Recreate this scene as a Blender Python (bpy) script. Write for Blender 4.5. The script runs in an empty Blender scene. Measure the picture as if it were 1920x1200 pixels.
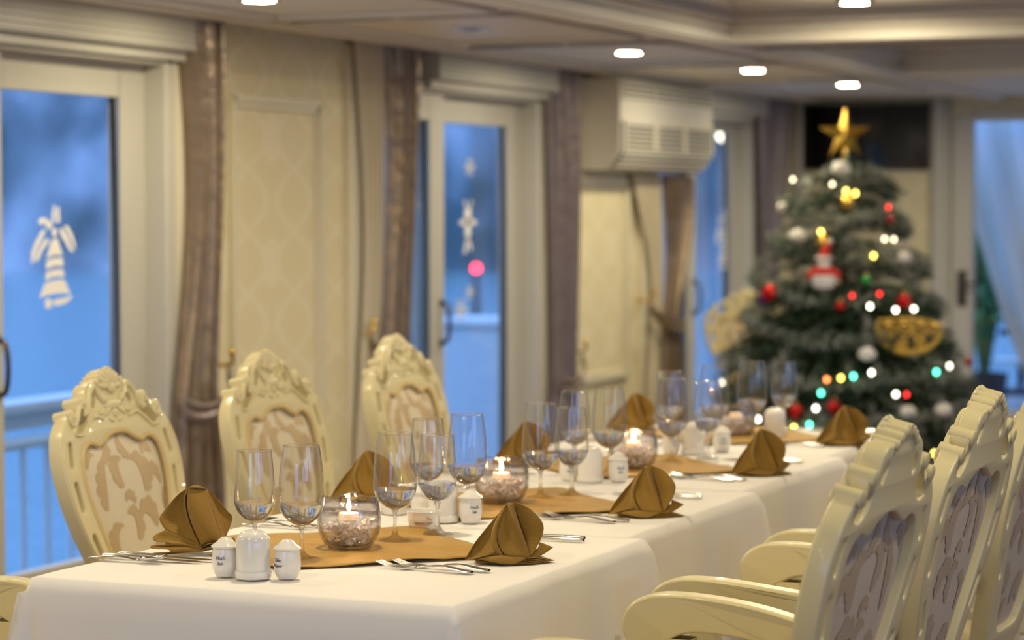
import bpy, bmesh, math, random
from mathutils import Vector, Matrix
R = math.radians
sc = bpy.context.scene
COL = sc.collection
random.seed(7)

# ------------------------------------------------------------------ camera, world, exposure
cam = bpy.data.cameras.new('camera'); cam.lens = 85.0; cam.sensor_width = 36.0
cam.clip_end = 600
camo = bpy.data.objects.new('camera', cam); COL.objects.link(camo)
camo.location = (0, 0, 1.41)
camo.rotation_euler = (R(90 - 2.652), 0, R(23.679 - 90))
cam.dof.use_dof = True; cam.dof.focus_distance = 4.5; cam.dof.aperture_fstop = 3.3
sc.camera = camo
sc.view_settings.view_transform = 'Standard'; sc.view_settings.look = 'None'
sc.view_settings.gamma = 1.0; sc.view_settings.use_curve_mapping = False
sc.view_settings.exposure = 0.3
w = bpy.data.worlds.new('dusk_sky'); sc.world = w; w.use_nodes = True
bg = w.node_tree.nodes['Background']; bg.inputs[0].default_value = (0.24, 0.46, 1.0, 1); bg.inputs[1].default_value = 3.1
sc.cycles.max_bounces = 12; sc.cycles.transparent_max_bounces = 24
sc.cycles.transmission_bounces = 12; sc.cycles.glossy_bounces = 6; sc.cycles.diffuse_bounces = 4
sc.cycles.sample_clamp_indirect = 4.0; sc.cycles.sample_clamp_direct = 0
sc.cycles.use_denoising = True
LAMP = (1.0, 0.86, 0.58)

# ------------------------------------------------------------------ materials
def mat(name, col, rough=.5, metal=0, spec=.5, bump=0, bscale=40, coat=0, var=0, vscale=3, sheen=0, emit=None, estr=0, trans=0, ior=1.45, alpha=1):
    m = bpy.data.materials.new(name); m.use_nodes = True; nt = m.node_tree
    p = nt.nodes['Principled BSDF']
    p.inputs['Base Color'].default_value = (*col, 1); p.inputs['Roughness'].default_value = rough
    p.inputs['Metallic'].default_value = metal; p.inputs['Specular IOR Level'].default_value = spec
    p.inputs['Coat Weight'].default_value = coat; p.inputs['Transmission Weight'].default_value = trans
    p.inputs['IOR'].default_value = ior; p.inputs['Sheen Weight'].default_value = sheen
    if emit: p.inputs['Emission Color'].default_value = (*emit, 1); p.inputs['Emission Strength'].default_value = estr
    tc = nt.nodes.new('ShaderNodeTexCoord')
    if bump:
        n = nt.nodes.new('ShaderNodeTexNoise'); n.inputs['Scale'].default_value = bscale; n.inputs['Detail'].default_value = 4
        b = nt.nodes.new('ShaderNodeBump'); b.inputs['Strength'].default_value = bump; b.inputs['Distance'].default_value = .01
        nt.links.new(tc.outputs['Object'], n.inputs['Vector']); nt.links.new(n.outputs['Fac'], b.inputs['Height'])
        nt.links.new(b.outputs['Normal'], p.inputs['Normal'])
    if var:
        n = nt.nodes.new('ShaderNodeTexNoise'); n.inputs['Scale'].default_value = vscale; n.inputs['Detail'].default_value = 5
        mx = nt.nodes.new('ShaderNodeMix'); mx.data_type = 'RGBA'
        mx.inputs[6].default_value = (*[c * (1 - var) for c in col], 1); mx.inputs[7].default_value = (*[min(1, c * (1 + var)) for c in col], 1)
        nt.links.new(tc.outputs['Object'], n.inputs['Vector']); nt.links.new(n.outputs['Fac'], mx.inputs[0])
        nt.links.new(mx.outputs[2], p.inputs['Base Color'])
    return m

def emat(name, col, s):
    m = bpy.data.materials.new(name); m.use_nodes = True; nt = m.node_tree
    nt.nodes.clear(); e = nt.nodes.new('ShaderNodeEmission'); e.inputs[0].default_value = (*col, 1); e.inputs[1].default_value = s
    o = nt.nodes.new('ShaderNodeOutputMaterial'); nt.links.new(e.outputs[0], o.inputs[0]); return m

def thin_glass(name, tint=(1, 1, 1), ior=1.5, boost=1.0, edge=None, bump=0):
    m = bpy.data.materials.new(name); m.use_nodes = True; nt = m.node_tree; nt.nodes.clear()
    t = nt.nodes.new('ShaderNodeBsdfTransparent'); t.inputs[0].default_value = (*tint, 1)
    g = nt.nodes.new('ShaderNodeBsdfGlossy'); g.inputs['Roughness'].default_value = 0.008
    # Schlick reflectance from the facing angle, the same from both sides of the sheet
    f = nt.nodes.new('ShaderNodeLayerWeight'); f.inputs[0].default_value = .5
    p5 = nt.nodes.new('ShaderNodeMath'); p5.operation = 'POWER'; p5.inputs[1].default_value = 5
    F0 = ((ior - 1) / (ior + 1)) ** 2
    mul = nt.nodes.new('ShaderNodeMath'); mul.operation = 'MULTIPLY_ADD'; mul.use_clamp = True; mul.inputs[1].default_value = (1 - F0) * boost; mul.inputs[2].default_value = F0 * boost
    mx = nt.nodes.new('ShaderNodeMixShader'); o = nt.nodes.new('ShaderNodeOutputMaterial')
    nt.links.new(f.outputs['Facing'], p5.inputs[0]); nt.links.new(p5.outputs[0], mul.inputs[0]); nt.links.new(mul.outputs[0], mx.inputs[0])
    nt.links.new(t.outputs[0], mx.inputs[1]); nt.links.new(g.outputs[0], mx.inputs[2]); nt.links.new(mx.outputs[0], o.inputs[0])
    if edge:
        lw = nt.nodes.new('ShaderNodeLayerWeight'); lw.inputs[0].default_value = .5
        pw = nt.nodes.new('ShaderNodeMath'); pw.operation = 'POWER'; pw.inputs[1].default_value = 3.2
        cm = nt.nodes.new('ShaderNodeMix'); cm.data_type = 'RGBA'; cm.inputs[6].default_value = (*tint, 1); cm.inputs[7].default_value = (*edge, 1)
        nt.links.new(lw.outputs['Facing'], pw.inputs[0]); nt.links.new(pw.outputs[0], cm.inputs[0]); nt.links.new(cm.outputs[2], t.inputs[0])
    if bump:
        tc = nt.nodes.new('ShaderNodeTexCoord'); n = nt.nodes.new('ShaderNodeTexNoise'); n.inputs['Scale'].default_value = 35
        b = nt.nodes.new('ShaderNodeBump'); b.inputs['Strength'].default_value = bump; b.inputs['Distance'].default_value = .01
        nt.links.new(tc.outputs['Object'], n.inputs['Vector']); nt.links.new(n.outputs['Fac'], b.inputs['Height'])
        nt.links.new(b.outputs['Normal'], g.inputs['Normal']); nt.links.new(b.outputs['Normal'], f.inputs['Normal'])
    return m

def glass(name, ior=1.5, rough=0, col=(1, 1, 1), see=0):
    m = bpy.data.materials.new(name); m.use_nodes = True; nt = m.node_tree; nt.nodes.clear()
    g = nt.nodes.new('ShaderNodeBsdfGlass'); g.inputs['IOR'].default_value = ior; g.inputs['Roughness'].default_value = rough
    g.inputs[0].default_value = (*col, 1)
    o = nt.nodes.new('ShaderNodeOutputMaterial')
    if see:
        t = nt.nodes.new('ShaderNodeBsdfTransparent'); mx = nt.nodes.new('ShaderNodeMixShader'); mx.inputs[0].default_value = see
        nt.links.new(g.outputs[0], mx.inputs[1]); nt.links.new(t.outputs[0], mx.inputs[2]); nt.links.new(mx.outputs[0], o.inputs[0])
    else: nt.links.new(g.outputs[0], o.inputs[0])
    return m

def damask_wall(name, c1, c2):
    """pale wallpaper with an ogee lattice and a small medallion in each cell"""
    m = mat(name, c1, .55); nt = m.node_tree; p = nt.nodes['Principled BSDF']
    tc = nt.nodes.new('ShaderNodeTexCoord'); sp = nt.nodes.new('ShaderNodeSeparateXYZ'); nt.links.new(tc.outputs['Object'], sp.inputs[0])
    def mth(op, a, b=None, c=None):
        n = nt.nodes.new('ShaderNodeMath'); n.operation = op
        for i, v in enumerate((a, b, c)):
            if v is None: continue
            if isinstance(v, (int, float)): n.inputs[i].default_value = v
            else: nt.links.new(v, n.inputs[i])
        return n.outputs[0]
    xs = mth('MULTIPLY', mth('ADD', sp.outputs[0], sp.outputs[1]), math.pi / .36); zs = mth('MULTIPLY', sp.outputs[2], math.pi / .24)
    wv = mth('MULTIPLY', mth('COSINE', zs), 1.2)
    l1 = mth('ABSOLUTE', mth('SINE', mth('ADD', xs, wv))); l2 = mth('ABSOLUTE', mth('SINE', mth('SUBTRACT', xs, wv)))
    ln = mth('LESS_THAN', mth('MINIMUM', l1, l2), .2)
    cell = mth('MULTIPLY', mth('SINE', xs), mth('SINE', mth('MULTIPLY', sp.outputs[2], math.pi / .48)))
    md = mth('GREATER_THAN', mth('ABSOLUTE', cell), .8)
    mask = mth('MULTIPLY', mth('MAXIMUM', ln, md), .8)
    mx = nt.nodes.new('ShaderNodeMix'); mx.data_type = 'RGBA'; mx.inputs[6].default_value = (*c1, 1); mx.inputs[7].default_value = (*c2, 1)
    nt.links.new(mask, mx.inputs[0]); nt.links.new(mx.outputs[2], p.inputs['Base Color'])
    return m

M = {}
M['ivory'] = mat('ivory_lacquer', (.70, .61, .345), .32, coat=.25)
M['ivory_carved'] = M['ivory']
M['gilt_trim'] = mat('yellow_ivory_trim', (.66, .50, .22), .35, coat=.2)
M['fabric'] = mat('cream_satin_fabric', (.66, .57, .40), .5, bump=.15, bscale=300, sheen=.2)
M['fabric_back'] = mat('shaded_satin_fabric', (.60, .50, .37), .55, bump=.15, bscale=300)  # front satin again, the grazing light behind the chair put into its colour
M['leaf_back'] = mat('shaded_woven_leaves', (.47, .36, .24), .5, bump=.2, bscale=250)  # front leaves again, duller and flatter to imitate that grazing light
M['leaf'] = mat('beige_woven_leaves', (.50, .36, .19), .42, bump=.2, bscale=250)
M['white_paint'] = mat('white_paint', (.54, .52, .45), .38, var=.03)
M['cream_trim'] = mat('cream_trim_paint', (.76, .70, .52), .4)
M['wallpaper'] = damask_wall('cream_damask_wallpaper', (.78, .69, .43), (.84, .76, .53))
M['ceiling'] = mat('cream_ceiling', (.88, .83, .72), .5, var=.03, vscale=1)
M['gloss_panel'] = mat('glossy_stretch_ceiling', (.30, .24, .16), .07, spec=1.0, coat=1.0)
M['cloth'] = mat('white_tablecloth', (.80, .77, .74), .8, bump=.08, bscale=14, sheen=.15)
M['napkin'] = mat('golden_brown_cotton', (.25, .135, .013), .8, bump=.25, bscale=260, sheen=.15, var=.08, vscale=25)
M['runner'] = mat('gold_brown_satin_runner', (.38, .205, .012), .6, bump=.35, bscale=30, sheen=.1)
M['porcelain'] = mat('white_porcelain', (.80, .77, .72), .15, coat=.6)
M['steel'] = mat('polished_steel', (.74, .72, .69), .2, metal=1)
M['dark_steel'] = mat('dark_steel', (.12, .11, .10), .3, metal=1)
M['gold'] = mat('gold_metal', (.85, .55, .12), .22, metal=1)
M['glitter_gold'] = mat('gold_glitter', (.75, .50, .10), .35, metal=.8, bump=.8, bscale=200)
M['navy'] = mat('navy_print', (.02, .03, .16), .5)
M['orange'] = mat('orange_print', (.75, .35, .02), .5)
M['print_dark'] = mat('dark_brown_print', (.06, .03, .015), .5)
M['stem_glass'] = glass('clear_crystal', see=.45)
M['bowl_glass'] = thin_glass('thin_crystal', (.985, .985, .985), 1.5, 2.2, edge=(.40, .40, .45))
M['water'] = glass('water', 1.33, see=.12)
M['votive_glass'] = thin_glass('votive_glass', (.95, .94, .95), 1.6, 2.2, edge=(.45, .43, .45), bump=.5)
M['crystal'] = mat('crystal_bead', (.96, .94, .95), .03, trans=.3, ior=1.5)
M['wax'] = mat('candle_wax', (.85, .75, .58), .4, emit=(1, .55, .2), estr=.5)
M['flame'] = emat('candle_flame', (1, .66, .28), 32)
M['pane'] = thin_glass('window_pane', (.96, .97, .98), 1.5, 1.0)
M['decal'] = mat('frosted_sticker', (.88, .86, .82), .8)
M['taupe'] = mat('taupe_satin', (.26, .19, .125), .30, metal=.45, bump=.9, bscale=11, var=.2, vscale=5)
M['lining'] = mat('beige_curtain_lining', (.62, .55, .40), .7, var=.05)
M['plum'] = mat('grey_plum_satin', (.21, .165, .15), .35, metal=.3, bump=.9, bscale=10, var=.15, vscale=5)
M['ac_white'] = mat('ac_plastic', (.70, .67, .58), .4)
M['ac_dark'] = mat('ac_slot', (.12, .11, .09), .5)
M['black'] = mat('black_plastic', (.012, .012, .012), .2, coat=.5)
M['floor'] = mat('dark_wood_floor', (.16, .10, .06), .3, var=.3, vscale=6)
M['deck'] = mat('deck_boards', (.22, .20, .18), .6, var=.2)
M['rail'] = mat('white_rail_paint', (.72, .72, .72), .4)
M['needle'] = mat('pine_needles', (.018, .055, .022), .6, var=.4, vscale=30)
M['flock'] = mat('snow_flocking', (.36, .37, .33), .9, var=.2, vscale=30)
M['bark'] = mat('bark', (.06, .035, .02), .9)
M['red'] = mat('red_plush', (.55, .02, .012), .6)
M['red_ball'] = mat('red_bauble', (.5, .008, .008), .15, metal=.6)
M['green_ball'] = mat('green_bauble', (.02, .28, .05), .15, metal=.6)
M['white_plush'] = mat('white_plush', (.72, .70, .66), .9, bump=.5, bscale=80)
M['skin'] = mat('doll_face', (.62, .36, .22), .7)
M['canvas'] = mat('outdoor_canvas', (.62, .64, .68), .7, bump=.2, bscale=10)
M['shade_dark'] = mat('dark_frame_paint', (.02, .025, .035), .5)
M['rock'] = mat('limestone_cliff', (.28, .30, .36), .95)
M['plant'] = mat('plant_leaves', (.05, .16, .04), .6)
nt = M['rock'].node_tree; p = nt.nodes['Principled BSDF']; tc = nt.nodes.new('ShaderNodeTexCoord')
mp = nt.nodes.new('ShaderNodeMapping'); mp.inputs['Scale'].default_value = (.09, .09, .035)
n1 = nt.nodes.new('ShaderNodeTexNoise'); n1.inputs['Scale'].default_value = 1.6; n1.inputs['Detail'].default_value = 3
cr = nt.nodes.new('ShaderNodeValToRGB'); cr.color_ramp.elements[0].position = .38; cr.color_ramp.elements[0].color = (.05, .075, .075, 1)
cr.color_ramp.elements[1].position = .64; cr.color_ramp.elements[1].color = (.40, .41, .43, 1)
nt.links.new(tc.outputs['Object'], mp.inputs[0]); nt.links.new(mp.outputs[0], n1.inputs['Vector']); nt.links.new(n1.outputs['Fac'], cr.inputs[0]); nt.links.new(cr.outputs[0], p.inputs['Base Color'])
m = mat('bay_water', (.22, .34, .36), .2, spec=.9); M['sea'] = m; nt = m.node_tree; p = nt.nodes['Principled BSDF']
tc = nt.nodes.new('ShaderNodeTexCoord'); n1 = nt.nodes.new('ShaderNodeTexNoise'); n1.inputs['Scale'].default_value = 1.3; n1.inputs['Detail'].default_value = 5
b = nt.nodes.new('ShaderNodeBump'); b.inputs['Strength'].default_value = .9; b.inputs['Distance'].default_value = .12
nt.links.new(tc.outputs['Object'], n1.inputs['Vector']); nt.links.new(n1.outputs['Fac'], b.inputs['Height']); nt.links.new(b.outputs['Normal'], p.inputs['Normal'])

# ------------------------------------------------------------------ mesh builder
class MB:
    def __init__(s): s.v = []; s.f = []; s.mi = []; s.cur = 0
    def add(s, vs, fs):
        o = len(s.v); s.v += [tuple(v) for v in vs]
        for f in fs: s.f.append(tuple(i + o for i in f)); s.mi.append(s.cur)
        return s
    def box(s, a, b):
        x0, y0, z0 = a; x1, y1, z1 = b
        vs = [(x0, y0, z0), (x1, y0, z0), (x1, y1, z0), (x0, y1, z0), (x0, y0, z1), (x1, y0, z1), (x1, y1, z1), (x0, y1, z1)]
        return s.add(vs, [(0, 3, 2, 1), (4, 5, 6, 7), (0, 1, 5, 4), (1, 2, 6, 5), (2, 3, 7, 6), (3, 0, 4, 7)])
    def tube(s, pts, rad, n=10, cap=True):
        pts = [Vector(p) for p in pts]; rads = rad if isinstance(rad, (list, tuple)) else [rad] * len(pts)
        vs = []; fs = []; prev = None
        for i, p_ in enumerate(pts):
            t = (pts[min(i + 1, len(pts) - 1)] - pts[max(i - 1, 0)])
            t = t.normalized() if t.length > 1e-9 else Vector((0, 0, 1))
            a = prev if prev is not None else (Vector((0, 0, 1)) if abs(t.z) < .9 else Vector((1, 0, 0)))
            a = (a - t * a.dot(t)); a = a.normalized() if a.length > 1e-6 else t.orthogonal().normalized()
            prev = a; bb = t.cross(a)
            for k in range(n):
                an = 2 * math.pi * k / n; vs.append(p_ + (a * math.cos(an) + bb * math.sin(an)) * rads[i])
        for i in range(len(pts) - 1):
            for k in range(n): k2 = (k + 1) % n; fs.append((i * n + k, i * n + k2, (i + 1) * n + k2, (i + 1) * n + k))
        if cap: fs.append(tuple(range(n))[::-1]); fs.append(tuple((len(pts) - 1) * n + k for k in range(n)))
        return s.add(vs, fs)
    def lathe(s, prof, n=48, c=(0, 0, 0), wob=None):
        vs = []; fs = []
        for j, (r, z) in enumerate(prof):
            for k in range(n):
                a = 2 * math.pi * k / n; zz = z + (wob(a, j) if wob else 0)
                vs.append((c[0] + r * math.cos(a), c[1] + r * math.sin(a), c[2] + zz))
        for j in range(len(prof) - 1):
            for k in range(n): k2 = (k + 1) % n; fs.append((j * n + k, j * n + k2, (j + 1) * n + k2, (j + 1) * n + k))
        return s.add(vs, fs)
    def ell(s, c, r, n=12, m=8, rot=None):
        vs = []; fs = []; rot = rot or Matrix.Identity(3)
        for j in range(m + 1):
            t = math.pi * j / m
            for k in range(n):
                a = 2 * math.pi * k / n
                p_ = rot @ Vector((r[0] * math.sin(t) * math.cos(a), r[1] * math.sin(t) * math.sin(a), r[2] * math.cos(t)))
                vs.append((c[0] + p_.x, c[1] + p_.y, c[2] + p_.z))
        for j in range(m):
            for k in range(n): k2 = (k + 1) % n; fs.append((j * n + k, (j + 1) * n + k, (j + 1) * n + k2, j * n + k2))
        return s.add(vs, fs)
    def prism(s, poly, axis, a, b):
        """polygon of 2-D points extruded along axis ('x','y','z') from a to b"""
        def P3(p_, t):
            return {'x': (t, p_[0], p_[1]), 'y': (p_[0], t, p_[1]), 'z': (p_[0], p_[1], t)}[axis]
        n = len(poly); vs = [P3(q, a) for q in poly] + [P3(q, b) for q in poly]
        fs = [tuple(range(n))[::-1], tuple(range(n, 2 * n))] + [(i, (i + 1) % n, n + (i + 1) % n, n + i) for i in range(n)]
        return s.add(vs, fs)
    def grid(s, rows):
        n = len(rows[0]); vs = [p_ for r in rows for p_ in r]
        return s.add(vs, [(j * n + i, j * n + i + 1, (j + 1) * n + i + 1, (j + 1) * n + i) for j in range(len(rows) - 1) for i in range(n - 1)])
    def loft(s, A, B, nu=12, nv=8, bulge=(0, 0, 0), sc_=1.0):
        A = resample(A, nu); B = resample(B, nu); rows = []
        for j in range(nv + 1):
            t = j / nv; k = math.sin(math.pi * t)
            rows.append([tuple((A[i][c] * (1 - t) + B[i][c] * t + bulge[c] * k * math.sin(math.pi * (i + .5) / (nu + 1))) * sc_ for c in range(3)) for i in range(nu + 1)])
        return s.grid(rows)
    def build(s, name, mats, parent=None, smooth=True, bevel=0, solid=0, merge=True, angle=40, loc=None, subsurf=0, off=0):
        me = bpy.data.meshes.new(name); me.from_pydata(s.v, [], s.f)
        if not isinstance(mats, (list, tuple)): mats = [mats]
        for m_ in mats: me.materials.append(m_)
        for i, p_ in enumerate(me.polygons): p_.material_index = s.mi[i]; p_.use_smooth = smooth
        bm = bmesh.new(); bm.from_mesh(me)
        if merge: bmesh.ops.remove_doubles(bm, verts=bm.verts, dist=1e-5)
        bmesh.ops.recalc_face_normals(bm, faces=bm.faces)
        if smooth:
            for e in bm.edges:
                if len(e.link_faces) == 2 and e.calc_face_angle(0) > R(angle): e.smooth = False
        bm.to_mesh(me); bm.free()
        o = bpy.data.objects.new(name, me); COL.objects.link(o)
        if parent: o.parent = parent
        if loc: o.location = loc
        if solid:
            md = o.modifiers.new('solid', 'SOLIDIFY'); md.thickness = solid; md.offset = off
        if bevel:
            md = o.modifiers.new('bevel', 'BEVEL'); md.width = bevel; md.segments = 3; md.limit_method = 'ANGLE'; md.angle_limit = R(40)
        if subsurf:
            md = o.modifiers.new('sub', 'SUBSURF'); md.levels = subsurf; md.render_levels = subsurf
        return o

def cr_pt(p0, p1, p2, p3, t):
    return tuple(.5 * ((2 * b_) + (-a + c) * t + (2 * a - 5 * b_ + 4 * c - d) * t * t + (-a + 3 * b_ - 3 * c + d) * t ** 3) for a, b_, c, d in zip(p0, p1, p2, p3))
def spline(P, n=6, closed=False):
    out = []; N = len(P); rng = range(N if closed else N - 1)
    for i in rng:
        g = (lambda k: P[k % N]) if closed else (lambda k: P[max(0, min(N - 1, k))])
        for j in range(n): out.append(cr_pt(g(i - 1), g(i), g(i + 1), g(i + 2), j / n))
    if not closed: out.append(tuple(P[-1]))
    return out
def resample(P, n):
    S = spline(P, 10); L = [0]
    for a, b_ in zip(S, S[1:]): L.append(L[-1] + math.dist(a, b_))
    out = []; j = 0
    for i in range(n + 1):
        d = L[-1] * i / n
        while j < len(L) - 2 and L[j + 1] < d: j += 1
        t = 0 if L[j + 1] == L[j] else (d - L[j]) / (L[j + 1] - L[j]); t = max(0, min(1, t))
        out.append(tuple(a + (b_ - a) * t for a, b_ in zip(S[j], S[j + 1])))
    return out
def thing(name, label, cat, loc=(0, 0, 0), rz=0, group=None, scale=None):
    o = bpy.data.objects.new(name, None); COL.objects.link(o); o.location = loc; o.rotation_euler = (0, 0, rz)
    o.empty_display_size = .05
    if scale: o.scale = scale
    o['label'] = label; o['category'] = cat
    if group: o['group'] = group
    return o
def tag(o, label, cat, group=None, kind=None):
    o['label'] = label; o['category'] = cat
    if group: o['group'] = group
    if kind: o['kind'] = kind
    return o
def struct(o, label=None):
    o['kind'] = 'structure'
    if label: o['label'] = label
    return o
def copy_tree(o, parent=None):
    c = o.copy(); COL.objects.link(c)
    if parent: c.parent = parent
    for ch in o.children:
        copy_tree(ch, c)
    return c
def dup(root, loc, rz=None, label=None, scale=None):
    r = copy_tree(root); r.location = loc
    if rz is not None: r.rotation_euler = (0, 0, rz)
    if label: r['label'] = label
    if scale: r.scale = scale
    return r
def text_mesh(name, body, size, m_, parent, matfn, shear=.25, ext=.0002):
    """lettering: a font curve turned to a mesh, each vertex placed by matfn(x, y, depth)"""
    cu = bpy.data.curves.new(name, 'FONT'); cu.body = body; cu.size = size; cu.align_x = 'CENTER'; cu.align_y = 'CENTER'
    cu.shear = shear; cu.extrude = ext; cu.resolution_u = 3
    t = bpy.data.objects.new(name + '_tmp', cu); COL.objects.link(t)
    bpy.context.view_layer.update()
    me = bpy.data.meshes.new_from_object(t.evaluated_get(bpy.context.evaluated_depsgraph_get()))
    bpy.data.objects.remove(t)
    for v in me.vertices: v.co = matfn(v.co.x, v.co.y, v.co.z)
    me.materials.clear(); me.materials.append(m_)
    o = bpy.data.objects.new(name, me); COL.objects.link(o); o.parent = parent
    return o
def plate(name, outline, holes, half, bev, m_, parent, mapfn):
    """flat carved board with openings: 2-D filled curve, extruded and bevelled, then placed by mapfn"""
    cu = bpy.data.curves.new(name, 'CURVE'); cu.dimensions = '2D'; cu.fill_mode = 'BOTH'; cu.extrude = half - bev; cu.bevel_depth = bev; cu.bevel_resolution = 2; cu.offset = -bev
    for L in [outline] + holes:
        sp = cu.splines.new('POLY'); sp.points.add(len(L) - 1); sp.use_cyclic_u = True
        for q, c in zip(sp.points, L): q.co = (c[0], c[1], 0, 1)
    t = bpy.data.objects.new(name + '_tmp', cu); COL.objects.link(t); bpy.context.view_layer.update()
    me = bpy.data.meshes.new_from_object(t.evaluated_get(bpy.context.evaluated_depsgraph_get())); bpy.data.objects.remove(t)
    bm = bmesh.new(); bm.from_mesh(me); bmesh.ops.remove_doubles(bm, verts=bm.verts, dist=1e-5); bmesh.ops.recalc_face_normals(bm, faces=bm.faces)
    for f in bm.faces: f.smooth = True
    for e in bm.edges:
        if len(e.link_faces) == 2 and e.calc_face_angle(0) > R(35): e.smooth = False
    for v in bm.verts: v.co = mapfn(v.co.x, v.co.y, v.co.z)
    bm.to_mesh(me); bm.free(); me.materials.clear(); me.materials.append(m_)
    o = bpy.data.objects.new(name, me); COL.objects.link(o); o.parent = parent
    return o

# ------------------------------------------------------------------ room shell
WV = 4.6; FU = 15.0
struct(MB().box((-3, -2.4, -.12), (15.2, 4.75, 0)).build('floor', M['floor'], smooth=False))
# left wall: panelled piers between three sliding doors, heads above them
piers = [(-3, 2.23), (4.07, 5.60), (7.44, 8.91), (10.80, 12.28), (14.12, 15.1)]
k = 0
for a, b_ in piers: struct(MB().box((a, WV, 0), (b_, WV + .14, 2.3)).build('wall_left', M['wallpaper'], smooth=False))
opens = [(2.23, 4.07), (5.60, 7.44), (8.91, 10.80), (12.28, 14.12)]
for a, b_ in opens: struct(MB().box((a, WV, 1.95), (b_, WV + .14, 2.3)).build('wall_left', M['white_paint'], smooth=False))
def door(n, u0, u1, leafy=True):
    d = bpy.data.objects.new('door_%d' % n, None); COL.objects.link(d); struct(d)
    fr = MB()  # casing round the opening
    fr.box((u1 - .07, WV - .03, 0), (u1, WV + .14, 1.95)).box((u0, WV - .03, 0), (u0 + .06, WV + .14, 1.95)).box((u0, WV - .03, 1.915), (u1, WV + .14, 1.96)).box((u0, WV, -.02), (u1, WV + .14, .04))
    fr.build('door_casing', M['white_paint'], d, bevel=.006)
    for nm, a, b_, v in (('door_leaf', u0 + .06, u0 + .84, WV + .005), ('door_leaf', u0 + .70, u1 - .06, WV + .06)):
        sw = .15 if nm and a < u0 + .1 else .14
        lf = MB(); sr = .17 if a > u0 + .3 else .15
        gt = 1.86 if n == 4 else 1.795
        lf.box((a, v, .04), (a + .14, v + .045, 1.93)).box((b_ - sr, v, .04), (b_, v + .045, 1.93)).box((a + .14, v, gt), (b_ - sr, v + .045, 1.93)).box((a + .14, v, .04), (b_ - sr, v + .045, .205))
        L_ = lf.build('door_leaf', M['white_paint'], d, bevel=.004)
        MB().box((a + .13, v + .02, .195), (b_ - sr + .01, v + .026, gt + .01)).build('pane', M['pane'], L_, smooth=False)
        if a < u0 + .1:
            x = b_ - .04
            h = MB(); h.tube(spline([(x, v - .001, .99), (x, v - .035, .975), (x, v - .045, .9), (x, v - .035, .825), (x, v - .001, .81)], 5), .009)
            h.ell((x, v - .004, .99), (.014, .008, .02)).ell((x, v - .004, .81), (.014, .008, .02)); h.build('handle', M['dark_steel'], L_)
    return d
DOORS = [door(i + 1, a, b_) for i, (a, b_) in enumerate(opens)]
# ribbed roller shutter boxes over the doors
for i, (a, b_) in enumerate(opens):
    a = {2: 9.5, 3: 13.05}.get(i, a)
    mb = MB(); mb.box((a - .02, WV - .10, 1.965), (b_ + .02, WV, 2.085))
    for j in range(5): mb.box((a - .02, WV - .108, 1.972 + j * .023), (b_ + .02, WV - .10, 1.972 + j * .023 + .013))
    mb.box((a - .02, WV - .06, 1.93), (b_ + .02, WV, 1.965))
    struct(mb.build('trim_%d' % (i + 1), M['white_paint'], bevel=.003))
# moulded picture frames and stiles on the piers
def frame_mould(u0, u1, z0, z1, name, v=WV):
    mb = MB()
    for w_, d in ((0, .022), (.022, .012)):
        a, b_, c, e = u0 + w_, u1 - w_, z0 + w_, z1 - w_; t = .022
        mb.box((a, v - d, c), (a + t, v, e)).box((b_ - t, v - d, c), (b_, v, e)).box((a, v - d, c), (b_, v, c + t)).box((a, v - d, e - t), (b_, v, e))
    struct(mb.build(name, M['cream_trim'], bevel=.004))
frame_mould(7.86, 8.57, .47, 1.83, 'trim_5'); frame_mould(11.25, 12.0, .52, 1.56, 'trim_6'); frame_mould(4.5, 5.25, .47, 1.83, 'trim_7')
for i, (a, b_) in enumerate(((7.44, 7.56), (8.79, 8.91), (10.80, 10.9), (12.18, 12.28), (14.12, 14.2))):
    struct(MB().box((a, WV - .025, 0), (b_, WV, 2.08)).build('trim_%d' % (8 + i), M['cream_trim'], bevel=.006))
struct(MB().box((-3, WV - .02, 0), (2.2, WV, .12)).box((7.56, WV - .02, 0), (8.79, WV, .12)).box((10.9, WV - .02, 0), (12.18, WV, .12)).build('baseboard_left', M['white_paint'], bevel=.005))
# far wall with its glazed door
mb = MB(); mb.box((FU, 3.47, 0), (FU + .15, 4.74, 2.3)).box((FU, 1.75, 1.99), (FU + .15, 3.47, 2.3)).box((FU, -2.4, 0), (FU + .15, 1.75, 2.3))
struct(mb.build('wall_far', M['wallpaper'], smooth=False))
struct(MB().box((FU - .04, 3.57, 0), (FU, 3.70, 2.1)).box((FU - .07, 3.60, 0), (FU - .04, 3.67, 2.1)).build('trim_14', M['white_paint'], bevel=.006))
struct(MB().box((FU - .05, 4.52, 0), (FU, 4.6, 2.1)).tube([(FU - .06, 4.54, 0), (FU - .06, 4.54, 2.1)], .022).build('trim_15', M['white_paint'], bevel=.004))
d5 = bpy.data.objects.new('door_5', None); COL.objects.link(d5); struct(d5)
l5 = MB().box((FU - .03, 3.43, 0), (FU + .05, 3.56, 1.99)).box((FU - .03, 1.75, 1.95), (FU + .05, 3.43, 2.02)).box((FU - .03, 2.5, 0), (FU + .05, 2.62, 1.95)).box((FU - .03, 1.75, 0), (FU + .05, 3.43, .15)).build('door_frame', M['white_paint'], d5, bevel=.006)
MB().box((FU + .01, 1.75, .15), (FU + .018, 3.43, 1.95)).build('pane', M['pane'], l5, smooth=False)
h = MB().box((FU - .045, 3.46, .80), (FU - .03, 3.52, 1.02)).tube([(FU - .045, 3.49, .94), (FU - .09, 3.49, .94), (FU - .09, 3.38, .94)], .01); h.build('handle', M['dark_steel'], l5, bevel=.003)
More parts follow.
